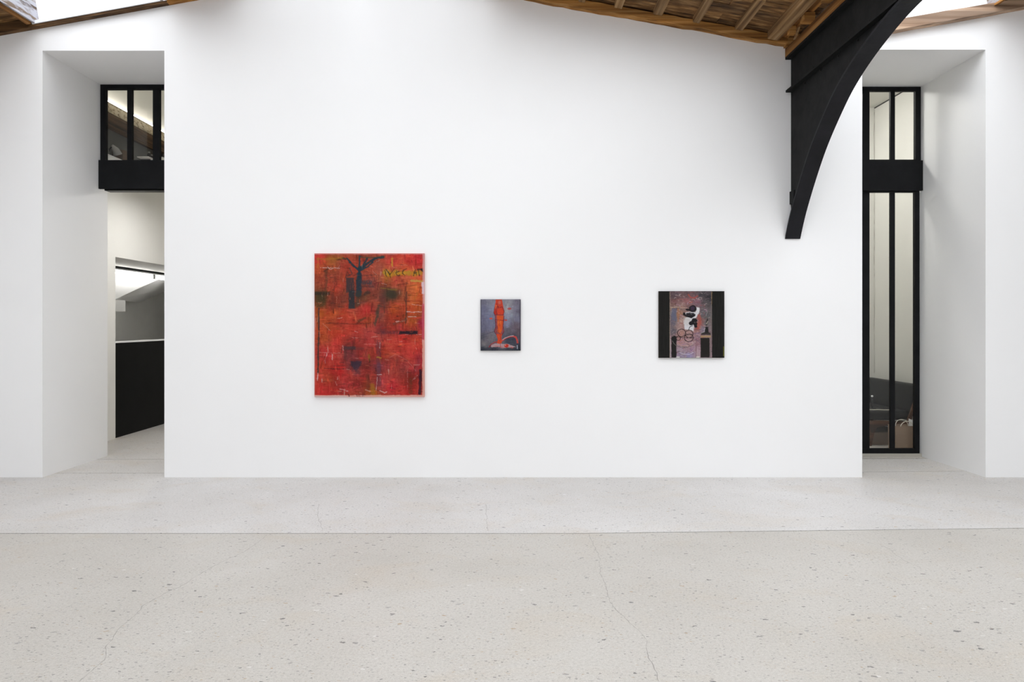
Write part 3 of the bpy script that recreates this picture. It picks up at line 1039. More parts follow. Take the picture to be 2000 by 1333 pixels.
# paper carrier bag in front of the sofa end
M['kraft'] = painted('kraft_paper', lin((146, 122, 102)), 0.75, 0.08, 0.15)
bag = empty('paper_bag', (4.62, 8.0, 0))
tag(bag, 'brown kraft paper carrier bag standing behind the glass at the sofa end', 'bag')
bm = bmesh.new()
bx0, bx1, by0, by1, hz = 4.485, 4.755, 7.90, 8.05, 0.315
rings = []
for (zz, e, o_) in ((0.001, 0.0, 0.0), (0.10, -0.004, 0.003), (0.22, 0.002, -0.004), (hz, 0.004, 0.006)):
    rings.append([bm.verts.new(p) for p in ((bx0 - e, by0 + o_, zz), ((bx0 + bx1) / 2, by0 - 0.006 + o_, zz), (bx1 + e, by0, zz), (bx1 + e, (by0 + by1) / 2 + (0.02 if zz > 0.05 else 0), zz), (bx1 + e, by1, zz), (bx0 - e, by1, zz), (bx0 - e, (by0 + by1) / 2, zz))])
for A, B in zip(rings, rings[1:]):
    for k in range(7):
        bm.faces.new([A[k], A[(k + 1) % 7], B[(k + 1) % 7], B[k]])
bm.faces.new(list(reversed(rings[0])))
body = obj('bag_body', bm, M['kraft'], bag)
sol = body.modifiers.new('paper', 'SOLIDIFY')
sol.thickness = 0.003
for (yy, dx, lean) in ((by0 + 0.008, 0.0, -0.012), (by1 - 0.01, 0.02, 0.01)):
    pts = []
    for k in range(13):
        a = math.pi * k / 12
        pts.append((4.545 + dx + 0.075 - 0.075 * math.cos(a), yy + lean * math.sin(a), hz - 0.03 + 0.085 * math.sin(a) ** 0.8))
    obj('handle', tube(pts, 0.004, n=8), M['cream'], bag, smooth=True)
bm = bmesh.new()
hexa(bm, [(4.69, 7.94, 0.2), (4.73, 7.94, 0.2), (4.73, 7.99, 0.2), (4.69, 7.99, 0.2), (4.70, 7.94, 0.38), (4.735, 7.945, 0.37), (4.74, 7.99, 0.36), (4.69, 7.99, 0.39)])
tag(obj('paper_tissue', bm, M['wall']), 'crumpled white paper sticking out of the kraft bag', 'paper')

# ------------------------------------------------------------------ paintings
class Canvas:
    """a picture computed on a grid; coordinates are those of the drawing units given"""

    def __init__(s, u0, u1, v0, v1, nx, ny, seed):
        s.u0, s.u1, s.v0, s.v1, s.nx, s.ny = u0, u1, v0, v1, nx, ny
        s.U, s.V = np.meshgrid(np.linspace(u0, u1, nx), np.linspace(v0, v1, ny))
        s.C = np.zeros((ny, nx, 3))
        s.rng = np.random.default_rng(seed)

    def noise(s, su, sv, octs=3):
        """smooth value noise, feature sizes su x sv in drawing units"""
        out = np.zeros_like(s.U)
        amp, tot = 1.0, 0.0
        for _ in range(octs):
            gu = (s.U - s.u0) / su + 2
            gv = (s.V - s.v0) / sv + 2
            g = s.rng.random((int(gv.max()) + 3, int(gu.max()) + 3))
            i, j = gv.astype(int), gu.astype(int)
            a, b = gv - i, gu - j
            a, b = a * a * (3 - 2 * a), b * b * (3 - 2 * b)
            out += amp * ((g[i, j] * (1 - b) + g[i, j + 1] * b) * (1 - a) + (g[i + 1, j] * (1 - b) + g[i + 1, j + 1] * b) * a)
            tot += amp
            amp *= 0.55
            su, sv = su / 2.1, sv / 2.1
        return out / tot

    def field(s, pts, warp=40, power=2.6):
        wu = s.U + (s.noise(60, 60) - 0.5) * warp * 2
        wv = s.V + (s.noise(60, 60) - 0.5) * warp * 2
        W = np.zeros_like(s.U)
        acc = np.zeros_like(s.C)
        for (u, v, c) in pts:
            w = 1.0 / (((wu - u) ** 2 + (wv - v) ** 2) ** (power / 2) + 50.0)
            W += w
            acc += w[..., None] * np.array(c, float)
        s.C = acc / W[..., None]

    def blend(s, a, c):
        a = np.clip(a, 0, 1)[..., None]
        s.C = s.C * (1 - a) + np.array(c, float) * a

    def jitter(s, amt, su, sv, octs=2, tint=(1, 1, 1)):
        s.C = s.C + ((s.noise(su, sv, octs) - 0.5) * 2 * amt)[..., None] * np.array(tint, float)

    def stroke(s, pts, w, c, op=1.0, soft=0.35, rough=0.4, wob=4.0, dry=0.0):
        U = s.U + (s.noise(22, 22, 2) - 0.5) * 2 * wob
        V = s.V + (s.noise(22, 22, 2) - 0.5) * 2 * wob
        D = np.full_like(U, 1e9)
        for (a, b) in zip(pts, pts[1:]):
            ax, ay = a[0], a[1]
            dx, dy = b[0] - ax, b[1] - ay
            L = dx * dx + dy * dy + 1e-9
            t = np.clip(((U - ax) * dx + (V - ay) * dy) / L, 0, 1)
            D = np.minimum(D, np.hypot(U - ax - t * dx, V - ay - t * dy))
        r = w / 2 * (1 + rough * (s.noise(16, 16, 2) - 0.5) * 2)
        al = np.clip((r - D) / (w * soft / 2 + 1e-6) + 0.5, 0, 1)
        if dry > 0:
            al = al * np.clip((s.noise(7, 7, 2) - dry * 0.7) * 5, 0, 1)
        s.blend(al * op, c)

    def ell(s, cu, cv, ru, rv, c, op=1.0, soft=0.3, wob=5.0, ring=None):
        U = s.U + (s.noise(24, 24, 2) - 0.5) * 2 * wob
        V = s.V + (s.noise(24, 24, 2) - 0.5) * 2 * wob
        d = np.hypot((U - cu) / ru, (V - cv) / rv)
        if ring:
            al = np.clip((ring - np.abs(d - 1) * min(ru, rv)) / (ring * 0.5) + 0.3, 0, 1)
        else:
            al = np.clip((1 - d) / soft + 0.5 * (soft < 1), 0, 1)
        s.blend(al * op, c)

    def poly(s, pts, c, op=1.0, wob=5.0, dry=0.0):
        U = s.U + (s.noise(22, 22, 2) - 0.5) * 2 * wob
        V = s.V + (s.noise(22, 22, 2) - 0.5) * 2 * wob
        ins = np.zeros_like(U, dtype=bool)
        n = len(pts)
        for i in range(n):
            (x1, y1), (x2, y2) = pts[i], pts[(i + 1) % n]
            if y1 == y2:
                continue
            cond = ((y1 > V) != (y2 > V)) & (U < (x2 - x1) * (V - y1) / (y2 - y1) + x1)
            ins ^= cond
        al = ins.astype(float)
        al = (al + np.roll(al, 1, 0) + np.roll(al, -1, 0) + np.roll(al, 1, 1) + np.roll(al, -1, 1)) / 5
        if dry > 0:
            al = al * np.clip((s.noise(8, 8, 2) - dry * 0.7) * 5, 0, 1)
        s.blend(al * op, c)

    def rect(s, u0, u1, v0, v1, c, op=1.0, wob=5.0, soft=8.0, dry=0.0):
        U = s.U + (s.noise(26, 26, 2) - 0.5) * 2 * wob
        V = s.V + (s.noise(26, 26, 2) - 0.5) * 2 * wob
        d = np.minimum(np.minimum(U - u0, u1 - U), np.minimum(V - v0, v1 - V))
        al = np.clip(d / soft + 0.5, 0, 1)
        if dry > 0:
            al = al * np.clip((s.noise(8, 8, 2) - dry * 0.7) * 5, 0, 1)
        s.blend(al * op, c)

    def dabs(s, n, L, w, op, var=0.16, region=None, hv=True):
        """many short brush dabs that take the local colour and vary it"""
        du, dv = (s.u1 - s.u0) / (s.nx - 1), (s.v1 - s.v0) / (s.ny - 1)
        sh, sv = s.noise(60, 5, 2), s.noise(5, 60, 2)
        R = region or (s.u0, s.u1, s.v0, s.v1)
        for _ in range(n):
            u, v = s.rng.uniform(R[0], R[1]), s.rng.uniform(R[2], R[3])
            l, ww = s.rng.uniform(*L) / 2, s.rng.uniform(*w) / 2
            horiz = s.rng.random() < 0.55
            an = (0 if horiz else math.pi / 2) + s.rng.normal(0, 0.22) if hv else s.rng.uniform(0, math.pi)
            j0, j1 = max(0, int((u - l - ww - s.u0) / du)), min(s.nx, int((u + l + ww - s.u0) / du) + 2)
            i0, i1 = max(0, int((v - l - ww - s.v0) / dv)), min(s.ny, int((v + l + ww - s.v0) / dv) + 2)
            if i1 - i0 < 2 or j1 - j0 < 2:
                continue
            U, V = s.U[i0:i1, j0:j1] - u, s.V[i0:i1, j0:j1] - v
            p, q = U * math.cos(an) + V * math.sin(an), -U * math.sin(an) + V * math.cos(an)
            a = np.clip((1 - np.abs(p) / l) * 3, 0, 1) * np.clip((1 - np.abs(q) / ww) * 2, 0, 1)
            st = (sh if horiz else sv)[i0:i1, j0:j1]
            a = a * np.clip((st - 0.35) * 4, 0, 1) * s.rng.uniform(*op)
            ci, cj = min(s.ny - 1, int((v - s.v0) / dv)), min(s.nx - 1, int((u - s.u0) / du))
            c0 = s.C[ci, cj] * (1 + s.rng.normal(0, var)) * (1 + s.rng.normal(0, var * 0.35, 3))
            s.C[i0:i1, j0:j1] = s.C[i0:i1, j0:j1] * (1 - a[..., None]) + np.clip(c0, 8, 245) * a[..., None]

    def mesh(s, name, width, height, mt):
        nx, ny = s.nx, s.ny
        X = (s.U - s.u0) / (s.u1 - s.u0) * width - width / 2
        Z = height / 2 - (s.V - s.v0) / (s.v1 - s.v0) * height
        relief = (s.noise((s.u1 - s.u0) / 60, (s.v1 - s.v0) / 60, 2) - 0.5) * 0.0012
        relief[0, :] = relief[-1, :] = 0
        relief[:, 0] = relief[:, -1] = 0
        co = np.stack([X, relief, Z], -1).reshape(-1, 3)
        idx = np.arange(nx * ny).reshape(ny, nx)
        q = np.stack([idx[:-1, :-1], idx[1:, :-1], idx[1:, 1:], idx[:-1, 1:]], -1).reshape(-1, 4)
        me = bpy.data.meshes.new(name)
        me.vertices.add(len(co))
        me.vertices.foreach_set('co', co.ravel())
        me.loops.add(q.size)
        me.loops.foreach_set('vertex_index', q.ravel().astype(np.int32))
        me.polygons.add(len(q))
        me.polygons.foreach_set('loop_start', np.arange(0, q.size, 4, dtype=np.int32))
        me.polygons.foreach_set('loop_total', np.full(len(q), 4, dtype=np.int32))
        me.polygons.foreach_set('use_smooth', np.ones(len(q), dtype=bool))
        me.update()
        c = np.clip(s.C, 0, 255) / 255
        l = np.where(c <= 0.04045, c / 12.92, ((c + 0.055) / 1.055) ** 2.4)
        rgba = np.concatenate([l.reshape(-1, 3), np.ones((nx * ny, 1))], 1).astype(np.float32)
        at = me.color_attributes.new('paint', 'FLOAT_COLOR', 'POINT')
        at.data.foreach_set('color', rgba.ravel())
        me.materials.append(mt)
        return bpy.data.objects.new(name, me)


def m_paint(name, rough, gain=0.76):
    m, nt, bs = mat(name)
    at = nt.nodes.new('ShaderNodeVertexColor')
    at.layer_name = 'paint'
    v = coords(nt, 'Object')
    g = noise(nt, v, 160, 3, 0.6)
    col = mixc(nt, 1.0, at.outputs['Color'], ramp(nt, g, [(0.3, (0.9 * gain,) * 3), (0.7, (1.1 * gain,) * 3)]), 'MULTIPLY')
    nt.links.new(col, bs.inputs['Base Color'])
    bs.inputs['Roughness'].default_value = rough
    bs.inputs['Specular IOR Level'].default_value = 0.1
    bump(nt, bs, g, 0.15, 0.002)
    return m


def hang(px0, px1, py0, py1, depth, cv, side_mat, label, rough=0.6, gain=0.76):
    s = (WY - depth) / F
    x0, x1 = (px0 - CX) * s, (px1 - CX) * s
    z1, z0 = EYE + (CY - py0) * s, EYE + (CY - py1) * s
    root = empty('painting', ((x0 + x1) / 2, WY, z0))
    tag(root, label, 'painting')
    obj('stretched_canvas', box(x0, x1, WY - depth, WY - 0.001, z0, z1, bevel=0.003), side_mat, root)
    p = cv.mesh('paint_layer', x1 - x0 - 0.004, z1 - z0 - 0.004, m_paint('oil_paint', rough, gain))
    link(p, root)
    p.location = Vector(((x0 + x1) / 2, WY - depth - 0.0012, (z0 + z1) / 2)) - Vector(root.location)
    return root


# --- large red abstract
c = Canvas(60, 970, 62, 1255, 290, 376, 1)
c.field([(100, 90, (205, 60, 50)), (200, 115, (190, 98, 45)), (300, 160, (190, 72, 52)), (100, 190, (202, 84, 46)), (150, 250, (168, 72, 50)),
         (250, 330, (186, 66, 46)), (120, 430, (96, 62, 38)), (200, 470, (140, 58, 42)), (110, 560, (204, 94, 38)), (220, 565, (205, 82, 40)),
         (300, 590, (196, 60, 38)), (490, 540, (204, 52, 46)), (480, 430, (126, 68, 46)), (600, 200, (190, 78, 62)), (700, 120, (212, 66, 54)),
         (850, 120, (206, 56, 50)), (930, 100, (206, 50, 52)), (800, 180, (216, 84, 50)), (600, 250, (198, 88, 64)), (650, 240, (206, 112, 42)),
         (750, 305, (202, 74, 52)), (900, 340, (214, 96, 46)), (900, 430, (222, 96, 42)), (900, 520, (216, 86, 40)), (950, 640, (184, 38, 62)),
         (880, 615, (202, 98, 42)), (720, 540, (216, 88, 40)), (760, 610, (200, 70, 42)), (780, 400, (176, 84, 52)), (690, 410, (100, 66, 48)),
         (620, 430, (134, 68, 56)), (600, 560, (142, 68, 58)), (500, 620, (180, 66, 38)), (300, 650, (192, 60, 44)), (150, 650, (196, 78, 40)),
         (120, 750, (190, 78, 40)), (220, 720, (200, 72, 44)), (350, 700, (198, 60, 44)), (500, 720, (188, 62, 56)), (600, 700, (168, 64, 62)),
         (750, 680, (200, 66, 52)), (800, 780, (200, 56, 46)), (900, 780, (194, 62, 46)), (700, 850, (196, 60, 46)), (850, 900, (194, 60, 50)),
         (945, 950, (168, 46, 56)), (650, 900, (204, 68, 44)), (520, 800, (190, 56, 52)), (400, 780, (186, 62, 52)), (250, 800, (196, 62, 52)),
         (150, 900, (196, 50, 50)), (130, 1000, (202, 68, 46)), (250, 1050, (206, 46, 42)), (180, 1100, (206, 74, 48)), (350, 900, (150, 62, 60)),
         (400, 985, (92, 54, 62)), (450, 900, (174, 62, 56)), (520, 900, (168, 56, 40)), (480, 1050, (160, 52, 46)), (420, 1150, (158, 52, 46)),
         (300, 1150, (196, 58, 56)), (150, 1220, (202, 46, 42)), (500, 1150, (150, 62, 38)), (540, 1210, (190, 96, 36)), (600, 1150, (168, 62, 66)),
         (590, 1000, (142, 62, 66)), (700, 1050, (186, 62, 52)), (760, 950, (178, 62, 52)), (800, 1000, (176, 62, 56)), (700, 1180, (196, 40, 46)),
         (850, 1150, (180, 46, 38)), (860, 1100, (150, 46, 34)), (880, 1020, (182, 50, 50)), (800, 1220, (186, 46, 40)), (350, 350, (150, 60, 46)),
         (300, 450, (140, 60, 44)), (540, 320, (150, 66, 58))], warp=26)
c.jitter(16, 14, 60, 3, (1, .7, .5))
c.jitter(15, 60, 10, 3, (1, .7, .5))
c.jitter(13, 5, 5, 2, (1, .8, .7))
c.C *= (0.74 + 0.46 * c.noise(150, 150, 3))[..., None]
c.C[..., 1:] *= (0.85 + 0.3 * c.noise(90, 140, 2))[..., None]
c.dabs(1500, (20, 110), (5, 24), (.35, .85), 0.2)
DK, TEAL = (44, 44, 44), (34, 58, 70)
# olive/dark block at left
c.rect(64, 150, 385, 510, (72, 62, 34), 0.75, 8, 24, 0.25)
c.rect(60, 190, 380, 408, (50, 44, 34), 0.8, 5, 14)
c.stroke([(150, 205), (160, 300), (140, 420)], 22, (86, 60, 40), 0.55, 0.9, 0.6, 8, 0.3)
c.stroke([(140, 210), (175, 190)], 12, (70, 50, 36), 0.5, 0.8)
c.stroke([(230, 250), (240, 330), (205, 390), (215, 480)], 20, (110, 48, 36), 0.6, 0.9, 0.6, 10, 0.3)
# teal trunk and branches
c.rect(322, 388, 262, 385, (62, 56, 60), 0.85, 5, 8, 0.1)
c.rect(345, 392, 370, 520, (42, 52, 58), 0.88, 5, 10, 0.05)
c.stroke([(432, 240), (428, 300), (424, 400)], 44, (38, 56, 70), 0.9, 0.5, 0.3, 5, 0.1)
c.stroke([(430, 190), (432, 260)], 24, TEAL, 0.95, 0.4)
c.stroke([(424, 390), (420, 480)], 40, (64, 62, 48), 0.6, 0.9, 0.4, 7, 0.2)
for a, w in (([(430, 195), (432, 85)], 15), ([(428, 200), (372, 150), (328, 100)], 13), ([(426, 200), (385, 172), (345, 132)], 10),
             ([(432, 195), (470, 150), (500, 105)], 15), ([(434, 200), (500, 145), (560, 105), (632, 92)], 19), ([(438, 205), (500, 170), (545, 135)], 12)):
    c.stroke(a, w, TEAL, 0.9, 0.5, 0.5, 4, 0.08)
c.stroke([(290, 100), (320, 110)], 14, (60, 60, 40), 0.7, 0.7)
c.stroke([(430, 92), (540, 96), (640, 88)], 10, (78, 72, 50), 0.7, 0.8)
c.stroke([(318, 262), (330, 210), (350, 250)], 6, (90, 46, 40), 0.7, 0.7)
c.stroke([(350, 180), (372, 230), (330, 250)], 9, (74, 60, 60), 0.6, 0.8)
c.rect(455, 535, 285, 322, (52, 60, 70), 0.65, 6, 14, 0.3)
c.rect(440, 560, 330, 345, (80, 54, 52), 0.6, 5, 10, 0.3)
c.stroke([(480, 395), (510, 385)], 26, (60, 48, 44), 0.7, 0.9, 0.5, 6, 0.2)
c.stroke([(440, 245), (540, 240)], 4, (70, 44, 44), 0.7, 0.6)
c.ell(700, 400, 62, 42, (64, 58, 44), 0.85, 0.9, 8)
c.rect(600, 650, 330, 520, (100, 62, 54), 0.55, 6, 20, 0.35)
c.stroke([(610, 350), (745, 368)], 9, (150, 120, 40), 0.6, 0.8)
c.stroke([(590, 500), (580, 590), (560, 650)], 24, (70, 66, 52), 0.75, 0.9, 0.5, 6, 0.2)
c.stroke([(825, 380), (818, 470), (822, 560), (815, 640)], 12, (86, 52, 40), 0.75, 0.7, 0.6, 5, 0.1)
c.stroke([(720, 645), (780, 632), (818, 600)], 18, (112, 74, 60), 0.6, 0.9, 0.6, 6, 0.35)
c.stroke([(740, 632), (810, 622)], 5, (226, 196, 180), 0.6, 0.7, 0.5, 4, 0.4)
c.stroke([(680, 510), (760, 515)], 7, (110, 48, 30), 0.6, 0.8)
# yellow scrawl, top right
for k, (u, v) in enumerate(((655, 220), (690, 235), (740, 225), (790, 225), (840, 225), (890, 228), (930, 225))):
    c.ell(u, v, 30, 22, (206, 150, 34) if k % 2 else (190, 150, 40), 0.8, 0.8, 9)
for a in ([(650, 195), (685, 235), (720, 192)], [(685, 235), (690, 262)], [(742, 200), (735, 228), (750, 250), (768, 240)], [(736, 222), (765, 212)],
          [(822, 192), (795, 205), (788, 230), (812, 248)], [(880, 250), (895, 195), (905, 245)], [(886, 226), (905, 222)],
          [(920, 195), (930, 250)], [(915, 195), (955, 195), (958, 215)], [(640, 205), (660, 255)]):
    c.stroke(a, 7, (58, 46, 34), 0.75, 0.5, 0.6, 4, 0.15)
c.stroke([(945, 195), (958, 205)], 16, (30, 26, 26), 0.9, 0.5)
c.stroke([(705, 105), (704, 168)], 13, (212, 150, 50), 0.85, 0.5)
c.stroke([(865, 290), (962, 294)], 17, (204, 160, 72), 0.85, 0.5, 0.5, 4)
c.stroke([(80, 110), (170, 108), (290, 100)], 16, (178, 128, 40), 0.55, 0.9, 0.5, 5, 0.25)
c.stroke([(90, 100), (88, 180)], 12, (206, 118, 44), 0.6, 0.8)
# right orange ledges
for v in (392, 412, 455):
    c.stroke([(828, v), (955, v + 4)], 5, (160, 56, 34), 0.6, 0.8)
# dark bars
c.rect(612, 915, 706, 735, (92, 46, 56), 0.55, 5, 14, 0.25)
c.rect(760, 912, 707, 733, (38, 28, 38), 0.9, 4, 8, 0.15)
c.stroke([(150, 640), (260, 645), (380, 650), (530, 640)], 6, (84, 40, 30), 0.65, 0.8, 0.6, 4, 0.2)
c.stroke([(95, 520), (96, 650), (92, 830), (90, 985), (88, 1050)], 13, (62, 52, 48), 0.85, 0.6, 0.5, 3, 0.05)
c.rect(304, 400, 836, 862, (72, 54, 58), 0.8, 4, 8, 0.15)
c.rect(400, 470, 842, 864, (116, 56, 52), 0.6, 4, 8, 0.2)
c.rect(305, 330, 860, 960, (94, 48, 48), 0.6, 5, 10, 0.25)
c.poly([(350, 965), (455, 955), (440, 1000), (410, 1035), (390, 1025)], (62, 50, 66), 0.7, 10, 0.15)
c.rect(388, 440, 1020, 1070, (92, 50, 58), 0.6, 8, 20, 0.3)
c.rect(572, 612, 780, 1170, (112, 58, 68), 0.55, 5, 12, 0.2)
c.rect(580, 606, 970, 1060, (104, 66, 84), 0.5, 4, 8)
c.stroke([(578, 925), (612, 930)], 12, (182, 128, 44), 0.75, 0.6)
c.stroke([(510, 905), (514, 950)], 14, (150, 110, 34), 0.6, 0.8)
c.stroke([(515, 965), (512, 940)], 9, (70, 44, 30), 0.6, 0.7)
c.stroke([(540, 1160), (545, 1225)], 36, (172, 116, 34), 0.65, 0.9)
c.stroke([(140, 1018), (250, 1022), (360, 1024)], 6, (66, 34, 34), 0.75, 0.7)
c.stroke([(215, 998), (340, 994)], 7, (120, 46, 44), 0.6, 0.8)
c.stroke([(940, 1030), (938, 1140), (930, 1230)], 22, (56, 22, 38), 0.85, 0.5, 0.5, 4)
c.stroke([(925, 950), (905, 1040)], 22, (150, 56, 64), 0.5, 0.9)
c.stroke([(855, 1110), (858, 1220)], 26, (116, 60, 34), 0.6, 0.9, 0.5, 6, 0.25)
c.stroke([(500, 1080), (505, 1180)], 30, (110, 58, 40), 0.5, 0.9, 0.5, 6, 0.3)
c.stroke([(430, 625), (480, 600)], 22, (84, 60, 38), 0.6, 0.9)
c.stroke([(170, 880), (140, 960)], 5, (230, 150, 130), 0.4, 0.8)
c.dabs(700, (14, 60), (4, 14), (.3, .7), 0.22)
# white scratches and touches
W = (232, 208, 202)
for a, w, o in (([(110, 180), (200, 182), (270, 186)], 5, .8), ([(170, 172), (190, 196), (215, 184)], 4, .8), ([(245, 190), (268, 165)], 4, .6), ([(70, 600), (66, 690)], 6, .6),
                ([(828, 545), (870, 552), (950, 548)], 7, .9), ([(838, 588), (905, 590)], 6, .8), ([(870, 488), (955, 496)], 5, .7), ([(905, 736), (945, 737)], 4, .8),
                ([(735, 630), (760, 625)], 8, .7), ([(812, 740), (835, 736)], 5, .6), ([(602, 800), (600, 850)], 5, .7), ([(470, 815), (580, 818)], 4, .45),
                ([(580, 1068), (614, 1072)], 6, .85), ([(582, 1090), (570, 1200)], 4, .8), ([(600, 1100), (606, 1130)], 3, .5), ([(600, 1205), (640, 1222), (660, 1212)], 7, .8),
                ([(270, 1190), (335, 1208)], 9, .6), ([(480, 1195), (520, 1212)], 12, .6), ([(88, 1060), (84, 1120)], 9, .9), ([(120, 1108), (121, 1132)], 9, .7),
                ([(160, 895), (158, 915)], 12, .6), ([(205, 900), (206, 945)], 9, .7), ([(150, 950), (148, 975)], 5, .5), ([(170, 830), (176, 880)], 4, .5),
                ([(255, 1090), (250, 1110)], 8, .7), ([(230, 1130), (245, 1160)], 5, .5), ([(885, 1110), (915, 1075)], 4, .7), ([(870, 1120), (900, 1080)], 3, .5),
                ([(830, 1020), (832, 1200)], 3, .45), ([(130, 645), (190, 705)], 4, .5), ([(395, 710), (420, 718)], 6, .6), ([(370, 762), (420, 764)], 5, .5), ([(780, 160), (840, 158)], 4, .5),
                ([(540, 205), (575, 240)], 4, .5), ([(570, 130), (600, 120)], 4, .4), ([(615, 312), (655, 318)], 5, .6), ([(250, 602), (290, 598)], 5, .6),
                ([(100, 885), (270, 890)], 3, .45), ([(740, 905), (830, 950), (900, 1040)], 4, .35), ([(680, 930), (730, 900)], 4, .35), ([(300, 870), (292, 830)], 10, .45)):
    c.stroke(a, w * 0.85, W, o * 0.85, 0.7, 0.7, 4, 0.2)
rg = np.random.default_rng(4)
for _ in range(230):
    u, v = rg.uniform(70, 950), rg.uniform(80, 1230)
    L, an = rg.uniform(10, 55), rg.choice((0, math.pi / 2)) + rg.normal(0, 0.15)
    cc = [(64, 38, 34), (214, 96, 56), (150, 40, 40), (222, 178, 160), (110, 50, 40), (80, 44, 40), (176, 84, 60)][rg.integers(7)]
    c.stroke([(u, v), (u + L * math.cos(an), v + L * math.sin(an))], rg.uniform(2.5, 7), cc, rg.uniform(.3, .65), 0.7, 0.6, 4, 0.15)
c.C = c.C * 0.92 + c.C.mean(-1, keepdims=True) * 0.06
# raw pinkish margins
PK = (226, 190, 184)
c.rect(40, 68, 500, 1300, (206, 110, 100), 0.7, 5, 8, 0.1)
c.rect(40, 1000, 40, 70, (222, 150, 146), 0.85, 3, 5)
c.rect(957, 1000, 40, 500, (226, 170, 170), 0.85, 3, 6)
c.rect(948, 1000, 300, 400, (230, 205, 214), 0.9, 4, 8)
c.rect(953, 1000, 480, 800, (206, 90, 110), 0.8, 4, 8)
c.rect(954, 1000, 780, 1300, (234, 176, 160), 0.9, 3, 6)
c.rect(40, 1000, 1241, 1300, (232, 178, 164), 0.92, 4, 6)
c.rect(40, 330, 1246, 1300, (214, 196, 190), 0.7, 3, 6)
for u in (340, 348, 410, 425, 437, 452, 466):
    c.stroke([(u, 1236), (u + 3, 1255)], 4, (80, 40, 40), 0.8, 0.5)
hang(614, 829, 495, 776, 0.028, c, painted('canvas_edge_pink', lin((214, 150, 140)), 0.8, 0.1, 0.1),
     'large red and orange abstract painting with a dark tree-like mark on the white wall')

# --- small grey picture with a red column
c = Canvas(145, 945, 155, 1185, 170, 218, 2)
c.field([(200, 200, (118, 116, 132)), (350, 180, (136, 134, 146)), (700, 200, (150, 148, 156)), (900, 180, (116, 110, 124)), (200, 350, (112, 112, 136)),
         (350, 330, (134, 136, 156)), (680, 350, (160, 160, 162)), (850, 330, (130, 126, 144)), (930, 400, (100, 94, 110)), (180, 550, (112, 110, 132)),
         (330, 480, (122, 124, 150)), (700, 480, (150, 152, 168)), (880, 550, (124, 122, 142)), (200, 750, (110, 108, 130)), (350, 700, (122, 122, 146)),
         (680, 640, (136, 136, 160)), (850, 700, (110, 96, 106)), (180, 900, (92, 90, 100)), (380, 850, (120, 114, 122)), (700, 780, (104, 98, 108)),
         (900, 800, (100, 86, 94)), (200, 1050, (126, 120, 124)), (350, 950, (118, 112, 118)), (700, 1000, (62, 66, 80)), (800, 950, (60, 62, 74)),
         (930, 950, (86, 82, 94)), (170, 1150, (54, 58, 68)), (400, 1160, (56, 58, 68)), (700, 1150, (70, 72, 80)), (900, 1160, (48, 52, 60)), (620, 1080, (110, 108, 116))], warp=30)
c.jitter(10, 20, 70, 3)
c.jitter(8, 70, 16, 3)
c.jitter(6, 8, 8, 2)
c.stroke([(150, 890), (260, 850), (420, 800)], 12, (78, 74, 92), 0.6, 0.8)
c.stroke([(620, 760), (780, 690), (940, 640)], 10, (96, 88, 104), 0.6, 0.8)
c.stroke([(150, 1150), (500, 1130)], 30, (58, 60, 70), 0.5, 0.9)
c.stroke([(690, 250), (670, 420)], 34, (176, 178, 176), 0.5, 0.9)
c.stroke([(400, 220), (385, 380)], 34, (150, 152, 170), 0.4, 0.9)
c.dabs(500, (30, 130), (10, 40), (.25, .6), 0.08)
RD, OR, DR = (206, 62, 40), (226, 98, 44), (120, 36, 44)
c.poly([(448, 150), (572, 150), (590, 260), (622, 400), (600, 470), (430, 470), (408, 420), (430, 300)], (200, 70, 50), 1, 4)
c.poly([(430, 465), (610, 465), (620, 560), (600, 680), (615, 800), (580, 860), (450, 850), (420, 800), (445, 680), (430, 560)], (150, 80, 84), 1, 4)
c.poly([(470, 470), (600, 475), (590, 690), (565, 800), (540, 850), (490, 810), (480, 690)], (218, 88, 44), 1, 5)
c.poly([(455, 850), (585, 850), (560, 900), (570, 1030), (520, 1055), (468, 1040), (490, 960), (470, 900)], (212, 76, 44), 1, 5)
c.ell(535, 400, 62, 66, (214, 70, 46), 0.95, 0.3, 4)
c.ell(520, 780, 46, 50, OR, 0.9, 0.5, 4)
c.ell(525, 215, 28, 34, (196, 120, 110), 0.7, 0.8, 5)
c.ell(435, 400, 22, 60, (180, 44, 40), 0.8, 0.6, 4)
c.ell(455, 300, 18, 40, (226, 110, 60), 0.7, 0.7, 4)
c.ell(520, 620, 30, 40, (236, 124, 62), 0.7, 0.8, 4)
for a, w in (([(430, 300), (408, 420), (432, 466), (604, 466)], 9), ([(470, 300), (462, 400), (470, 462)], 12), ([(500, 300), (530, 320), (580, 300), (612, 400), (600, 466)], 10),
             ([(432, 470), (440, 560), (600, 575), (616, 500)], 9), ([(440, 560), (448, 690), (420, 800), (455, 860)], 12), ([(600, 575), (592, 690), (614, 800), (575, 870)], 12),
             ([(520, 580), (522, 690)], 7), ([(480, 690), (500, 820), (545, 850)], 8), ([(470, 240), (500, 330)], 12), ([(540, 860), (545, 960), (520, 1000)], 8), ([(452, 700), (470, 830)], 8)):
    c.stroke(a, w, (96, 34, 46), 0.8, 0.5, 0.5, 4, 0.05)
c.stroke([(452, 165), (430, 300), (415, 420)], 8, (224, 90, 60), 0.7, 0.6)
c.dabs(160, (14, 50), (6, 18), (.3, .7), 0.16, (430, 610, 160, 1040))
# small red lips / petals
c.ell(722, 342, 40, 24, (196, 84, 84), 0.9, 0.5, 8)
c.stroke([(690, 345), (760, 338)], 6, (120, 60, 70), 0.7)
c.ell(355, 538, 34, 16, (206, 84, 70), 0.95, 0.4, 6)
c.ell(650, 572, 30, 14, (196, 76, 70), 0.95, 0.4, 6)
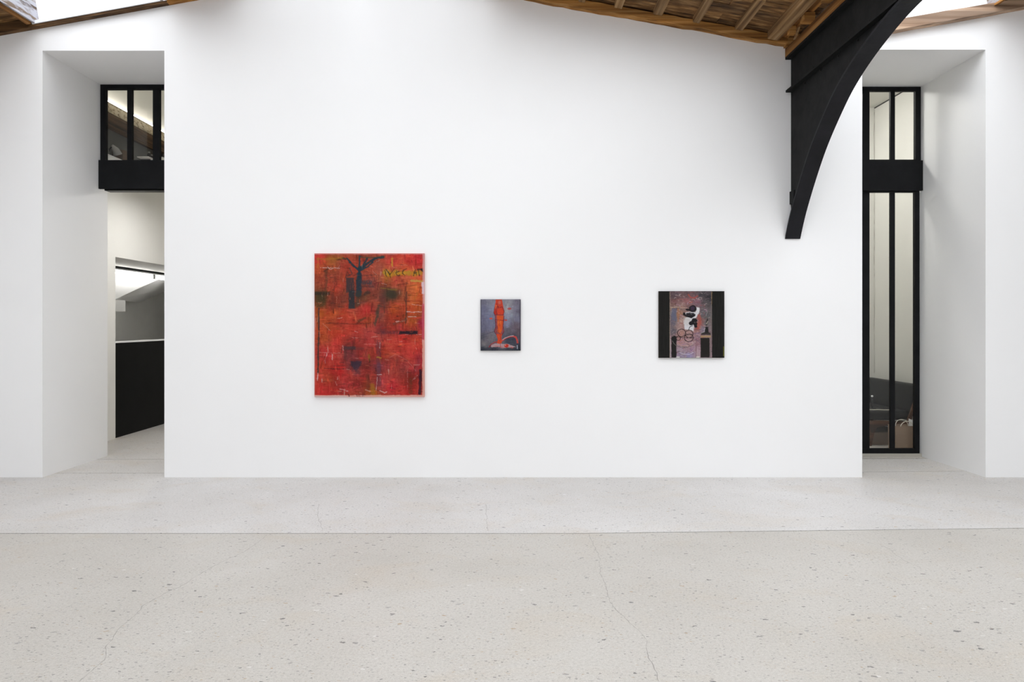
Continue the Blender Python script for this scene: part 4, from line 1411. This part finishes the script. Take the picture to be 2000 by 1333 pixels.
# curved arm
c.stroke([(575, 985), (640, 940), (720, 908), (800, 895), (850, 915), (880, 980), (885, 1050)], 34, (196, 78, 74), 1, 0.3, 0.2, 4)
c.stroke([(585, 965), (650, 925), (720, 898), (800, 885)], 14, (186, 176, 178), 0.95, 0.4, 0.3, 3)
c.stroke([(620, 965), (700, 925), (770, 910)], 12, (110, 48, 60), 0.8, 0.5)
c.stroke([(885, 1060), (880, 1160)], 44, (58, 62, 76), 0.9, 0.4)
c.stroke([(882, 1085), (880, 1150)], 14, (206, 210, 222), 0.9, 0.4)
# base plate
c.poly([(350, 1080), (440, 1040), (560, 1050), (700, 1055), (860, 1115), (760, 1125), (600, 1135), (480, 1110), (360, 1125)], (182, 150, 152), 1, 8)
c.stroke([(315, 1115), (350, 1060), (420, 1020), (470, 1010)], 20, (170, 70, 70), 0.9, 0.5)
c.stroke([(320, 1110), (345, 1080)], 16, (110, 40, 50), 0.8, 0.6)
c.stroke([(430, 1095), (520, 1105), (600, 1125)], 9, (190, 70, 66), 0.7, 0.6)
c.ell(660, 1090, 44, 34, (196, 50, 38), 1, 0.35, 5)
c.ell(640, 1080, 14, 10, (230, 150, 130), 0.9, 0.6, 3)
c.stroke([(750, 1125), (795, 1135)], 13, (196, 70, 66), 0.9)
c.stroke([(540, 1050), (545, 1120)], 9, (150, 56, 60), 0.7)
c.rect(130, 156, 100, 1200, (66, 62, 76), 0.7, 2, 6)
c.rect(932, 960, 100, 1200, (60, 54, 66), 0.75, 2, 6)
hang(938.5, 1017, 585, 685.5, 0.022, c, painted('canvas_edge_grey', lin((70, 66, 78)), 0.8, 0.1, 0.1),
     'small grey-violet painting of a red and orange column on the white wall')

# --- dark square picture
c = Canvas(140, 1210, 115, 1205, 230, 232, 3)
c.field([(400, 180, (98, 80, 86)), (600, 160, (104, 84, 88)), (850, 180, (74, 70, 74)), (950, 220, (64, 62, 66)), (400, 280, (126, 88, 88)), (600, 260, (152, 104, 104)),
         (780, 280, (140, 104, 116)), (920, 300, (88, 82, 84)), (370, 350, (140, 110, 102)), (520, 380, (160, 130, 122)), (380, 480, (106, 106, 122)), (480, 480, (160, 118, 96)),
         (520, 600, (180, 152, 140)), (380, 620, (112, 104, 114)), (480, 680, (172, 140, 134)), (380, 760, (106, 98, 104)), (860, 480, (112, 106, 110)), (930, 520, (100, 98, 98)),
         (800, 620, (164, 104, 96)), (900, 650, (112, 106, 106)), (780, 720, (170, 116, 108)), (870, 740, (140, 124, 138)), (500, 800, (176, 132, 122)), (640, 800, (172, 138, 132)),
         (780, 850, (150, 118, 128)), (500, 930, (176, 130, 126)), (640, 960, (176, 140, 140)), (780, 960, (150, 112, 120)), (500, 1060, (168, 150, 158)), (660, 1060, (170, 138, 150)),
         (780, 1060, (170, 140, 150)), (500, 1160, (150, 136, 156)), (640, 1170, (146, 136, 172)), (780, 1170, (174, 152, 160))], warp=34)
c.jitter(18, 30, 14, 3)
c.jitter(14, 12, 30, 3, (1, .8, .8))
c.jitter(9, 6, 6, 2)
c.dabs(500, (16, 60), (6, 18), (.35, .8), 0.17, None, False)
rg = np.random.default_rng(9)
for _ in range(150):                 # curling strokes of the background
    u, v = rg.uniform(345, 960), rg.uniform(130, 1190)
    r, a0 = rg.uniform(14, 55), rg.uniform(0, 6.28)
    pts = [(u + r * math.cos(a0 + t * 0.5), v + r * 0.6 * math.sin(a0 + t * 0.5)) for t in range(5)]
    cc = [(196, 176, 170), (150, 84, 84), (92, 84, 96), (178, 140, 160), (120, 100, 110)][rg.integers(5)]
    c.stroke(pts, rg.uniform(6, 11), cc, rg.uniform(.5, .85), 0.5, 0.5, 3, 0.05)
c.stroke([(620, 170), (660, 215), (720, 225), (770, 190)], 20, (182, 84, 76), 0.8, 0.6)
c.stroke([(640, 300), (690, 290)], 16, (190, 90, 80), 0.7, 0.7)
c.stroke([(440, 250), (560, 240), (620, 260)], 9, (170, 96, 96), 0.7, 0.7)
# pale frames at left
c.stroke([(335, 380), (470, 378)], 9, (206, 186, 160), 0.85, 0.5)
c.rect(350, 425, 395, 600, (104, 106, 126), 0.8, 5, 10, 0.1)
c.stroke([(345, 385), (345, 480)], 7, (200, 178, 150), 0.7, 0.5)
c.stroke([(455, 390), (455, 610)], 16, (178, 122, 92), 0.75, 0.6)
c.stroke([(480, 430), (485, 375), (600, 385)], 8, (200, 170, 150), 0.7, 0.6)
# white shape
c.poly([(750, 370), (805, 385), (800, 460), (760, 540), (700, 580), (760, 600), (710, 650), (705, 770), (640, 740), (560, 740), (550, 640), (570, 560), (600, 540), (570, 470), (640, 450), (740, 460)], (226, 224, 226), 1, 6)
c.ell(640, 700, 80, 52, (222, 220, 224), 0.95, 0.4, 6)
c.ell(600, 610, 60, 70, (206, 200, 198), 0.7, 0.7, 8)
c.stroke([(560, 580), (650, 590), (640, 640)], 5, (170, 160, 160), 0.6)
c.stroke([(795, 520), (810, 620), (770, 720)], 52, (172, 92, 82), 0.85, 0.6, 0.4, 7, 0.08)
# dark flower heads
BK = (38, 34, 36)
c.ell(695, 400, 62, 56, BK, 1, 0.15, 6)
c.ell(690, 395, 34, 36, (72, 56, 78), 0.85, 0.7, 5)
c.poly([(575, 410), (660, 395), (650, 440), (590, 430)], BK, 1, 6)
c.poly([(535, 470), (560, 460), (580, 500), (650, 515), (735, 480), (735, 520), (670, 555), (600, 535), (535, 505)], BK, 1, 5)
c.poly([(575, 480), (640, 465), (720, 475), (700, 510), (640, 520), (590, 500)], (44, 40, 44), 1, 6)
c.stroke([(640, 468), (680, 500)], 7, (150, 150, 150), 0.7)
for (u, v, r) in ((720, 595, 44), (670, 640, 38), (735, 650, 34), (700, 615, 34), (740, 690, 26)):
    c.ell(u, v, r, r * 0.92, (36, 34, 36), 1, 0.15, 6)
c.ell(725, 625, 12, 10, (90, 86, 86), 0.8, 0.7)
c.stroke([(690, 680), (645, 700), (625, 750)], 11, (52, 48, 50), 1, 0.3, 0.2, 2)
# rings of the vase
for (u, v, ru, rv) in ((510, 798, 66, 62), (635, 815, 62, 62), (630, 880, 72, 62), (455, 885, 36, 34)):
    c.ell(u, v, ru, rv, (58, 44, 44), 0.95, 0.3, 3, ring=6)
c.stroke([(430, 870), (600, 880), (720, 880)], 9, (66, 48, 50), 0.9, 0.5)
c.stroke([(570, 810), (700, 830)], 8, (70, 52, 52), 0.8, 0.5)
c.stroke([(360, 930), (400, 990), (480, 1030), (600, 1035), (700, 1000)], 9, (108, 100, 100), 0.8, 0.5)
c.stroke([(440, 960), (520, 1010), (620, 1000)], 14, (190, 150, 140), 0.7, 0.6)
c.stroke([(700, 820), (780, 800), (830, 790)], 8, (120, 100, 130), 0.8, 0.5)
c.stroke([(720, 900), (800, 950), (870, 930), (890, 880), (840, 850)], 9, (130, 104, 124), 0.8, 0.5)
c.stroke([(835, 850), (880, 905)], 26, (150, 78, 74), 0.8, 0.5)
# shelf with small bottle at right
c.rect(820, 990, 840, 872, (176, 146, 108), 0.95, 4, 6)
c.rect(830, 985, 790, 830, (52, 48, 46), 0.9, 5, 8)
c.poly([(900, 700), (945, 700), (955, 800), (890, 800)], (40, 38, 38), 1, 6)
c.stroke([(915, 620), (938, 570), (930, 640), (915, 670)], 16, (54, 50, 48), 0.9, 0.5)
c.stroke([(935, 610), (920, 650)], 14, (186, 178, 160), 0.8, 0.6)
c.stroke([(830, 800), (880, 780), (892, 720)], 7, (206, 206, 206), 0.8, 0.5)
c.stroke([(940, 430), (910, 520)], 12, (160, 156, 158), 0.6, 0.7)
# dark lower blocks and pale strip
c.rect(345, 428, 860, 1200, (36, 34, 32), 0.97, 4, 6)
c.ell(392, 905, 40, 60, (36, 34, 34), 1, 0.3, 5)
c.stroke([(360, 930), (400, 990), (440, 1020)], 8, (130, 124, 122), 0.8, 0.5)
c.rect(822, 970, 880, 1200, (36, 34, 32), 0.97, 4, 6)
c.rect(745, 820, 1080, 1200, (188, 160, 166), 0.7, 4, 8)
c.stroke([(750, 880), (748, 1200)], 9, (120, 84, 92), 0.7, 0.6)
c.stroke([(480, 1120), (560, 1150), (640, 1150), (700, 1120)], 12, (206, 196, 216), 0.8, 0.5)
c.stroke([(660, 1010), (665, 1100), (720, 1030)], 9, (150, 110, 160), 0.7, 0.5)
c.rect(428, 480, 1185, 1210, (232, 230, 226), 0.95, 3, 6)
c.rect(750, 805, 1185, 1210, (232, 224, 214), 0.95, 3, 6)
# side panels with light edges
c.rect(100, 316, 100, 1220, (34, 33, 31), 1, 3, 4)
c.rect(1008, 1250, 100, 1220, (34, 33, 31), 1, 3, 4)
c.C += ((c.noise(10, 160, 2) - 0.5) * 14)[..., None] * ((c.U < 316) | (c.U > 1008))[..., None]
c.stroke([(322, 120), (322, 560), (318, 800), (322, 1200)], 9, (168, 150, 130), 0.85, 0.5, 0.4, 3, 0.05)
c.stroke([(330, 900), (328, 1200)], 10, (178, 172, 176), 0.8, 0.5)
c.stroke([(1004, 115), (1002, 330)], 8, (170, 140, 92), 0.85, 0.5)
c.stroke([(998, 330), (996, 850), (985, 1200)], 12, (128, 118, 112), 0.85, 0.5, 0.4, 3, 0.05)
c.stroke([(970, 870), (975, 1200)], 6, (120, 112, 108), 0.7, 0.5)
c.rect(1192, 1230, 1020, 1180, (122, 122, 40), 0.8, 4, 10)
hang(1286.5, 1415, 569, 699.5, 0.024, c, painted('canvas_edge_dark', lin((72, 66, 60)), 0.8, 0.1, 0.1),
     'square dark painting with a black flower and white shape between black bands')
